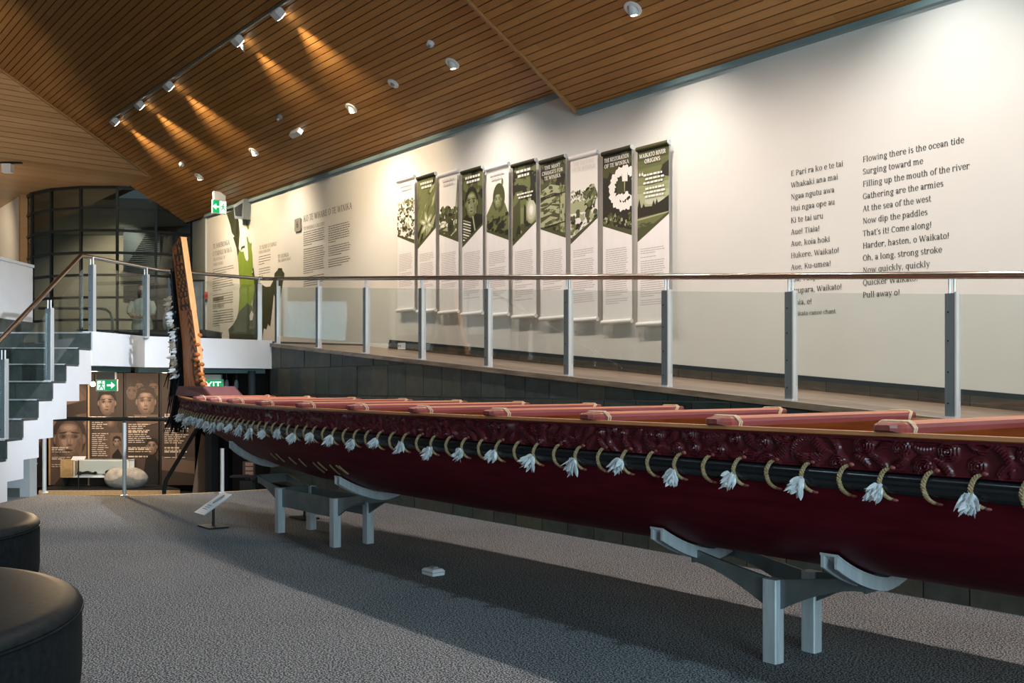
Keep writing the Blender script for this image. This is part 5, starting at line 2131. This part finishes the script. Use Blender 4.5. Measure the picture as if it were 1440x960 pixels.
def panel(px0, px1, label, kind, D=18.0, zlo=-.325, zhi=1.70):
    x0, x1 = X18(px0, D), X18(px1, D)
    w = x1 - x0
    t = thing('photo_panel', label, 'display panel', cw3((x0 + x1) / 2, D, zlo), 'sepia photo panels in the lower gallery')
    mb = MB()
    mb.prism([cw3(x0, D, zlo), cw3(x1, D, zlo), cw3(x1, D, zhi), cw3(x0, D, zhi)], UF * .05)
    part('board', mb, 'sep_dark', t)
    mb = MB()
    mb.prism([cw3(x0 - .03, D - .01, zlo), cw3(x0, D - .01, zlo), cw3(x0, D - .01, zhi), cw3(x0 - .03, D - .01, zhi)], UF * .06)
    part('side_strip', mb, 'oak' if kind in ('close', 'boy') else 'sep_black', t)
    L = []
    K, DK, MD, LT = .03, .26, .52, .84
    fade(L, w, zlo, zhi, .34, .26, 8)
    if kind == 'close':
        L.append((MD, [(0, zlo), (w, zlo), (w, 1.0), (0, 1.0)]))
        fade(L, w, zlo, .98, .50, .60, 6)
        soft(L, w * .55, 1.14, w * .62, .42, .40, .66, 8, -.12)
        L.append((DK, [(0, 1.05), (w, 1.22), (w, .98), (0, .86)]))
        soft(L, w * .12, 1.27, .06, .07, .6, .95, 4)
        face(L, w * .52, .48, .33, DK, MD, LT, False)
        L.append((DK, [(w * .1, zlo), (w, zlo), (w, .02), (w * .6, .08)]))
        tx = (.03, .34, w * .55)
    elif kind == 'boy':
        soft(L, w * .5, .4, w * .55, .55, .30, .46, 6)
        face(L, w * .52, 1.14, .19, K, MD, LT)
        soft(L, w * .62, .80, .13, .13, .34, .60, 5)
        L.append((MD, [(w * .62, -.02), (w * .98, -.02), (w * .98, .62), (w * .62, .62)]))
        L.append((K, [(w * .64, .02), (w * .98, .02), (w * .98, .2), (w * .85, .34), (w * .68, .22)]))
        face(L, w * .82, .44, .085, K, MD, LT)
        tx = (.05, .90, w * .52)
    elif kind == 'crowd':
        for cx, cy, r in ((w * .18, 1.35, .12), (w * .42, 1.42, .11), (w * .85, 1.4, .13)):
            face(L, cx, cy, r, DK, MD, MD)
        face(L, w * .62, 1.16, .21, DK, MD, LT)
        L.append((MD, [(w * .25, .95), (w, .95), (w, .80), (w * .4, .72)]))
        L.append((K, [(w * .5, -.30), (w, -.30), (w, .10), (w * .86, .26), (w * .62, .18)]))
        face(L, w * .80, .36, .12, K, MD, LT)
        tx = (.05, .90, w * .72)
    elif kind == 'ship':
        L.append((MD, [(0, zlo), (w, zlo), (w, .1), (0, .2)]))
        L.append((DK, [(.0, zlo), (w, zlo), (w, -.12), (0, -.05)]))
        L.append((LT, [(w * .42, .0), (w * .46, .0), (w * .46, .9), (w * .42, .9)]))
        soft(L, w * .6, 1.3, .2, .25, .28, .50, 5)
        tx = (.06, .95, w * .75)
    else:
        L.append((K, [(0, zlo), (w, zlo), (w, .32), (w * .6, .44), (w * .2, .40), (0, .25)]))
        face(L, w * .45, .56, .11, K, MD, LT)
        tx = None
        ell(L, LT, w * .5, .2, .012, .012)
        ell(L, LT, w * .5, .1, .012, .012)
    mb = MB()
    reg = [(0.004, zlo + .004), (w - .004, zlo + .004), (w - .004, zhi - .004), (.004, zhi - .004)]
    lay = 0
    for m_, P in L:
        lay += 1
        area2 = sum(P[j][0] * P[(j + 1) % len(P)][1] - P[(j + 1) % len(P)][0] * P[j][1] for j in range(len(P)))
        c_ = clip(P if area2 > 0 else P[::-1], reg)
        if len(c_) > 2:
            mb.cur = max(0, min(11, int(round(m_ * 11))))
            mb.poly([cw3(x0 + a, D - .001 - .00006 * lay, b) for a, b in c_])
    part('photograph', mb, SEPIA, t)
    if tx:
        mb = MB()
        r = random.Random(px0)
        y = tx[1]
        k = 0
        while y > (tx[1] - .75 if kind != 'close' else .0):
            if r.random() < .16:
                y -= .06
            wd = tx[2] * r.uniform(.55, 1)
            q = tx[0]
            h = .026 if r.random() < .25 else .014
            while q < tx[0] + wd:
                d_ = r.uniform(.03, .12)
                b_ = min(q + d_, tx[0] + wd)
                mb.poly([cw3(x0 + q, D - .018, y), cw3(x0 + b_, D - .018, y), cw3(x0 + b_, D - .018, y + h), cw3(x0 + q, D - .018, y + h)])
                q += d_ + .016
            y -= .036
        part('printed_text', mb, 'sep_text', t)


panel(42, 63, 'sepia panel of a young soldier in uniform, narrow and beside the stair', 'soldier', 17.6, -.32, .60)
panel(71, 122, 'sepia panel with a close up face and a broad hat', 'close')
panel(126, 173, 'sepia panel with a boyish portrait above text and a small soldier photograph', 'boy')
panel(177, 223, 'sepia panel with a group of faces above text and a seated soldier', 'crowd')
panel(227, 274, 'sepia panel of text and a ship partly behind the black feather streamer', 'ship')
spot('gallery_lamp', cw3(-7.6, 16.4, 1.62), cw3(-7.8, 18, .3), 105, WARM, 130, .8)  # added spot without a fitting, brightens the sepia panels
spot('gallery_lamp', cw3(-6.3, 16.4, 1.62), cw3(-6.3, 18, .3), 95, WARM, 130, .8)  # likewise added for the panels, no fitting
spot('foyer_spot', cw3(-5.6, 15.6, 5.0), cw3(-6.1, 17.4, 2.7), 110, NEUT, 50, .8)  # unseen spot added to brighten the sculptures
spot('gallery_lamp', cw3(-5.3, 15.2, 1.62), cw3(-5.0, 12.9, 0), 80, WARM, 120, .8)  # added spot without a fitting, warms the carpet edge

p = cw3(X18(177, 17.53), 17.53, PT)
mb = MB()
rows = []
for i in range(33):
    ph_ = PI * i / 32
    row = []
    for j in range(65):
        a = 2 * PI * j / 64
        R = 1 - .26 * math.exp(-((a - PI / 2 - .08) / .34) ** 2) + .02 * math.cos(3 * a + .6)
        zz_ = .215 * R * math.sin(a) * math.sin(ph_)
        row.append(p + UR * (.385 * R * math.cos(a) * math.sin(ph_) ** .8) + UF * (.13 * math.cos(ph_)) + UZ * (max(zz_, -.17) + .172))
    rows.append(row)
n0 = len(mb.f)
mb.grid(rows, True)
for q_ in range(n0, len(mb.f)):
    v_ = Vector(mb.v[mb.f[q_][0]]) - p
    if v_.z < .19 + .05 * math.sin(v_.dot(UR) * 11 + 1.2):
        mb.mi[q_] = 1
tag(mb.build('boulder', ['rock', 'rock_low']), 'smooth twin humped river boulder on the dark platform', 'boulder')

cx0, cx1 = X18(93, 17.9), X18(187, 17.9)
t = thing('display_case', 'low glass topped display case in front of the sepia panels', 'display case', cw3((cx0 + cx1) / 2, 17.7, PT))
zb_, zt_ = Z18(672, 17.6), Z18(647, 17.6)
D0, D1 = 17.70, 17.96
mb = MB()
mb.prism([cw3(cx0, D0, zb_), cw3(cx1, D0, zb_), cw3(cx1, D1, zb_), cw3(cx0, D1, zb_)], UZ * .03)
mb.prism([cw3(cx0, D1, zb_), cw3(cx1, D1, zb_), cw3(cx1, D1, zt_), cw3(cx0, D1, zt_)], UF * .015)
for x in (cx0 + .22, cx1 - .02):
    mb.prism([cw3(x, D0, zb_), cw3(x + .02, D0, zb_), cw3(x + .02, D0, zt_), cw3(x, D0, zt_)], UF * .02)
mb.prism([cw3(cx0 + .22, D0, zt_ - .02), cw3(cx1, D0, zt_ - .02), cw3(cx1, D0, zt_), cw3(cx0 + .22, D0, zt_)], UF * .02)
mb.prism([cw3(cx0, D1 - .02, zt_ - .02), cw3(cx1, D1 - .02, zt_ - .02), cw3(cx1, D1 - .02, zt_), cw3(cx0, D1 - .02, zt_)], UF * .02)
part('tray', mb, 'white', t)
mb = MB()
mb.prism([cw3(cx0 - .01, D0 - .01, zb_), cw3(cx0 + .21, D0 - .01, zb_), cw3(cx0 + .21, D0 - .01, zt_), cw3(cx0 - .01, D0 - .01, zt_)], UF * .28)
part('end_cabinet', mb, 'oak', t, 'oak veneered end')
mb = MB()
mb.prism([cw3(cx0 + .22, D0, zt_), cw3(cx1, D0, zt_), cw3(cx1, D1, zt_), cw3(cx0 + .22, D1, zt_)], UZ * .008)
mb.prism([cw3(cx0 + .24, D0 + .004, zb_ + .03), cw3(cx1 - .02, D0 + .004, zb_ + .03), cw3(cx1 - .02, D0 + .004, zt_ - .02), cw3(cx0 + .24, D0 + .004, zt_ - .02)], UF * .006)
part('glass', mb, 'case_glass', t)
for x, d in ((cx0 + .03, D0 + .03), (cx1 - .03, D0 + .03), (cx0 + .03, D1 - .03), (cx1 - .03, D1 - .03)):
    mb = MB()
    mb.obox(cw3(x, d, (zb_ + PT) / 2), UR, UF, UZ, .012, .012, (zb_ - PT) / 2)
    part('leg', mb, 'black', t)
p = cw3(cx0 + .42, 17.82, zb_ + .032)
mb = MB()
mb.tube([p + UR * -.12 + UZ * .03, p + UZ * .05, p + UR * .10 + UZ * .03], [.02, .03, .02], 8)
mb.lathe(p + UR * .13 + UZ * .035, [(.03, 0), (.03, .03)], 12, UF)
mb.ball(p + UR * -.14 + UZ * .035, .05, .05, .035, 10, 8)
tag(mb.build('binoculars', 'black'), 'small black binoculars lying in the display case', 'binoculars')
p = cw3(cx0 + .80, 17.83, zb_ + .032)
mb = MB()
mb.ball(p + UZ * .05, .08, .07, .045, 14, 8)
mb.lathe(p + UZ * .008, [(.105, 0), (.10, .012)], 20)
tag(mb.build('hat', 'black'), 'small dark hat lying in the display case', 'hat')
p = cw3(X18(109, 17.42), 17.46, PT)
t = thing('label_stand', 'thin label stand with a white card before the display case', 'label stand', p)
mb = MB()
mb.tube([p, p + UZ * .50], .010, 8)
part('pole', mb, 'black', t)
mb = MB()
mb.obox(p + UZ * .525, UR, (UF * .8 + UZ * .6), (UZ * .8 - UF * .6), .115, .05, .004)
part('label_panel', mb, 'paper', t)

p = cw3(X18(130, 15.2), 15.2, Z18(540, 15.2))
t = thing('track_spotlight', 'small glowing spotlight beside the arrow exit sign', 'spotlight', p)
mb = MB()
mb.lathe(p + UF * .10, [(.03, 0), (.045, .085), (.043, .088)], 16, -UF)
mb.tube([p + UF * .07, p + UF * .07 + UZ * .16], .008, 8)
part('housing', mb, 'black', t)
mb = MB()
mb.lathe(p + UF * .012, [(.038, 0), (.030, .008), (0, .012)], 16, -UF)
part('lens', mb, 'flare', t)
spot('gallery_lamp', p - UF * .02 + UR * .02, cw3(-6.1, 12.9, -.1), 260, (1, .70, .40), 100, .6)
for px, lb in ((320, 'pale mask shaped lamp in the dark, nearer the exit sign'), (333.5, 'pale mask shaped lamp in the dark, further from the exit sign')):
    p = cw3(X18(px, 15.8), 15.75, Z18(541, 15.75))
    t = thing('wall_lamp', lb, 'lamp', p)
    mb = MB()
    mb.ball(p, .035, .035, .085, 12, 10)
    part('shade', mb, 'blue_grey', t)
    mb = MB()
    mb.tube([p + UZ * .08, p + UZ * .20], .012, 8)
    part('stem', mb, 'black', t)
p = cw3(X18(348, 14.4), 14.4, LF)
t = thing('book_stand', 'black stand holding a small lit rack of cards under the canoe', 'stand', p)
mb = MB()
mb.obox(p + UZ * .28, UR, UF, UZ, .09, .09, .28)
mb.obox(p + UZ * .62 - UR * .03, UR, UF, UZ, .20, .10, .012)
mb.obox(p + UZ * .60, UR, UF, UZ, .03, .03, .05)
part('pedestal', mb, 'black', t)
mb = MB()
mb.obox(p + UZ * .73 + UR * .02, UR, UF, UZ, .085, .02, .10)
part('rack', mb, 'sep_dark', t)
mb = MB()
for k in range(3):
    mb.obox(p + UZ * (.665 + .065 * k) + UR * .03 - UF * .022, UR, UF, UZ, .055, .004, .024)
part('card', mb, 'sep_light', t)
mb = MB()
pts = [cw3(X18(268, 16.2), 16.2, LF), cw3(X18(289, 16.2), 16.2, LF), cw3(X18(291, 16.2), 16.2, .62), cw3(X18(283, 16.2), 16.2, .70)]
mb.prism(pts, UF * .06)
tag(mb.build('display_board', 'sep_light'), 'plain pale leaning board in the dark behind the slanting handrail', 'board')

# ------------------------------------------------------------------ foyer on the landing
p = cw3(-5.85, 17.3, LZ)
t = thing('display_plinth', 'long low dark plinth on the landing behind the glass balustrade', 'plinth', p)
mb = MB()
mb.prism([cw3(-6.72, 17.0, LZ), cw3(-5.22, 17.0, LZ), cw3(-5.22, 17.9, LZ), cw3(-6.72, 17.9, LZ)], UZ * .26)
part('block', mb, 'navy', t)
mb = MB()
mb.prism([cw3(-6.73, 16.99, LZ + .26), cw3(-5.21, 16.99, LZ + .26), cw3(-5.21, 17.91, LZ + .26), cw3(-6.73, 17.91, LZ + .26)], UZ * .02)
part('top', mb, 'black', t)
p = cw3(-6.85, 17.3, LZ)
mb = MB()
mb.prism([cw3(-7.40, 17.0, LZ), cw3(-6.80, 17.0, LZ), cw3(-6.80, 17.6, LZ), cw3(-7.40, 17.6, LZ)], UZ * .26)
mb.cur = 1
mb.prism([cw3(-7.43, 16.97, LZ + .26), cw3(-6.78, 16.97, LZ + .26), cw3(-6.78, 17.62, LZ + .26), cw3(-7.43, 17.62, LZ + .26)], UZ * .02)
tag(mb.build('bench', ['blue_grey', 'navy']), 'low grey bench on the landing near the top of the stair', 'bench')
# seated figure in a pale dress
ZP = LZ + .28
p = cw3(-6.48, 17.45, ZP)
t = thing('sculpture', 'sculpture of a dark haired woman in a pale green dress on the dark plinth', 'sculpture', p)


def loft(mb, secs, n=20):
    rows = []
    for c, ra, rb2, u, w in secs:
        rows.append([Vector(c) + Vector(u) * ra * math.cos(2 * PI * k / n) + Vector(w) * rb2 * math.sin(2 * PI * k / n) for k in range(n + 1)])
    mb.grid(rows, True)


P = lambda a, b, c_: p + UR * a + UF * b + UZ * c_
mb = MB()
loft(mb, [(P(.0, 0, .0), .17, .15, UR, UF), (P(0, 0, .08), .185, .16, UR, UF), (P(-.005, 0, .20), .16, .13, UR, UF), (P(-.005, 0, .30), .12, .10, UR, UF), (P(0, 0, .40), .15, .11, UR, UF), (P(.0, 0, .50), .17, .10, UR, UF), (P(.01, 0, .555), .12, .075, UR, UF), (P(.015, 0, .575), .06, .05, UR, UF)])
mb.tube([P(-.15, -.01, .51), P(-.20, -.03, .40), P(-.205, -.06, .30)], [.05, .058, .05], 12)
mb.tube([P(.16, -.01, .51), P(.20, -.03, .40), P(.19, -.06, .30)], [.05, .058, .05], 12)
dress = mb
mb = MB()
mb.tube([P(.015, 0, .54), P(.015, -.005, .60), P(.012, -.01, .64)], [.055, .043, .045], 12)
mb.ball(P(.01, -.015, .715), .068, .080, .098, 18, 14)
mb.tube([P(.008, -.088, .735), P(.008, -.104, .705), P(.008, -.09, .695)], [.008, .014, .010], 8)
mb.ball(P(.008, -.086, .668), .022, .012, .008, 10, 6)
for sx in (-1, 1):
    mb.ball(P(.01 + .028 * sx, -.082, .735), .012, .008, .007, 8, 6)
    mb.ball(P(.01 + .068 * sx, .0, .71), .010, .020, .026, 8, 6)
    mb.tube([P(.195 * sx, -.055, .31), P(.13 * sx, -.15, .25), P(.05 * sx, -.185, .235)], [.040, .032, .026], 10)
    for k in range(4):
        mb.tube([P(.05 * sx, -.185, .245 - .012 * k), P(.015 * sx, -.20, .245 - .013 * k), P(-.015 * sx, -.19, .240 - .013 * k)], [.010, .009, .007], 6)
    mb.tube([P(.055 * sx, -.18, .25), P(.03 * sx, -.20, .275)], [.011, .008], 6)
part('body', mb, 'skin', t)
part('dress', dress, 'dress', t)
mb = MB()
mb.ball(P(.012, .016, .735), .088, .094, .104, 18, 12)
mb.tube([P(-.055, .02, .74), P(-.078, .02, .66), P(-.082, .015, .58)], [.03, .034, .012], 8)
mb.tube([P(.075, .02, .74), P(.095, .02, .66), P(.098, .015, .60)], [.03, .034, .012], 8)
part('hair', mb, 'hair', t)
p = cw3(-5.84, 17.40, ZP)
t = thing('sculpture', 'sculpture shaped as a tall grey pleated cloak on the dark plinth', 'sculpture', p)
rows = []
for i, (z, r) in enumerate(((0, .21), (.10, .235), (.24, .225), (.38, .17), (.52, .105), (.64, .062), (.74, .035), (.80, .010))):
    row = []
    for k in range(49):
        a = 2 * PI * k / 48
        f = 1 + .10 * math.cos(a * 9 + i * .25) * min(1, (.85 - z) * 1.4)
        row.append(p + UR * (r * f * math.cos(a) - .05 * z) + UF * (r * .75 * f * math.sin(a)) + UZ * z)
    rows.append(row)
mb = MB()
mb.grid(rows, True)
part('cloak', mb, 'cloak', t)
mb = MB()
mb.tube([p + UR * -.035 + UZ * .70, p + UR * -.05 + UZ * .80, p + UR * -.06 + UZ * .86], [.03, .022, .004], 8)
part('peak', mb, 'hair', t)
p = cw3(-5.83, 18.4, LZ)
t = thing('display_screen', 'black framed upright display screen on the landing near the wall end', 'display', p)
mb = MB()
for x0, x1, z0, z1 in ((-.14, -.11, .10, 1.28), (.11, .14, .10, 1.28), (-.14, .14, 1.24, 1.28), (-.14, .14, .10, .16)):
    mb.prism([p + UR * x0 + UZ * z0, p + UR * x1 + UZ * z0, p + UR * x1 + UZ * z1, p + UR * x0 + UZ * z1], UF * .05)
part('frame', mb, 'black', t)
mb = MB()
mb.prism([p + UR * -.115 + UZ * .15, p + UR * .115 + UZ * .15, p + UR * .115 + UZ * 1.25, p + UR * -.115 + UZ * 1.25], UF * .03)
part('screen', mb, 'blue_grey', t)
mb = MB()
mb.prism([p + UR * -.20 - UF * .05, p + UR * .20 - UF * .05, p + UR * .20 + UF * .2, p + UR * -.20 + UF * .2], UZ * .10)
part('base', mb, 'black', t)
t = thing('handrail', 'bent steel handrail on the landing before the glazed drum', 'handrail', cw3(-8.1, 20, LZ))
mb = MB()
mb.tube([cw3(-9.6, 20.2, 3.04), cw3(-8.35, 20, 3.02), cw3(-8.15, 20, 3.0), cw3(-8.07, 20, 2.93), cw3(-8.03, 20, 2.80), cw3(-8.0, 20, LZ)], .028, 12)
part('tube', mb, 'steel', t)
mb = MB()
mb.lathe(cw3(-9.3, 20.2, LZ), [(.02, 0), (.02, .87)], 10)
part('post', mb, 'steel', t)
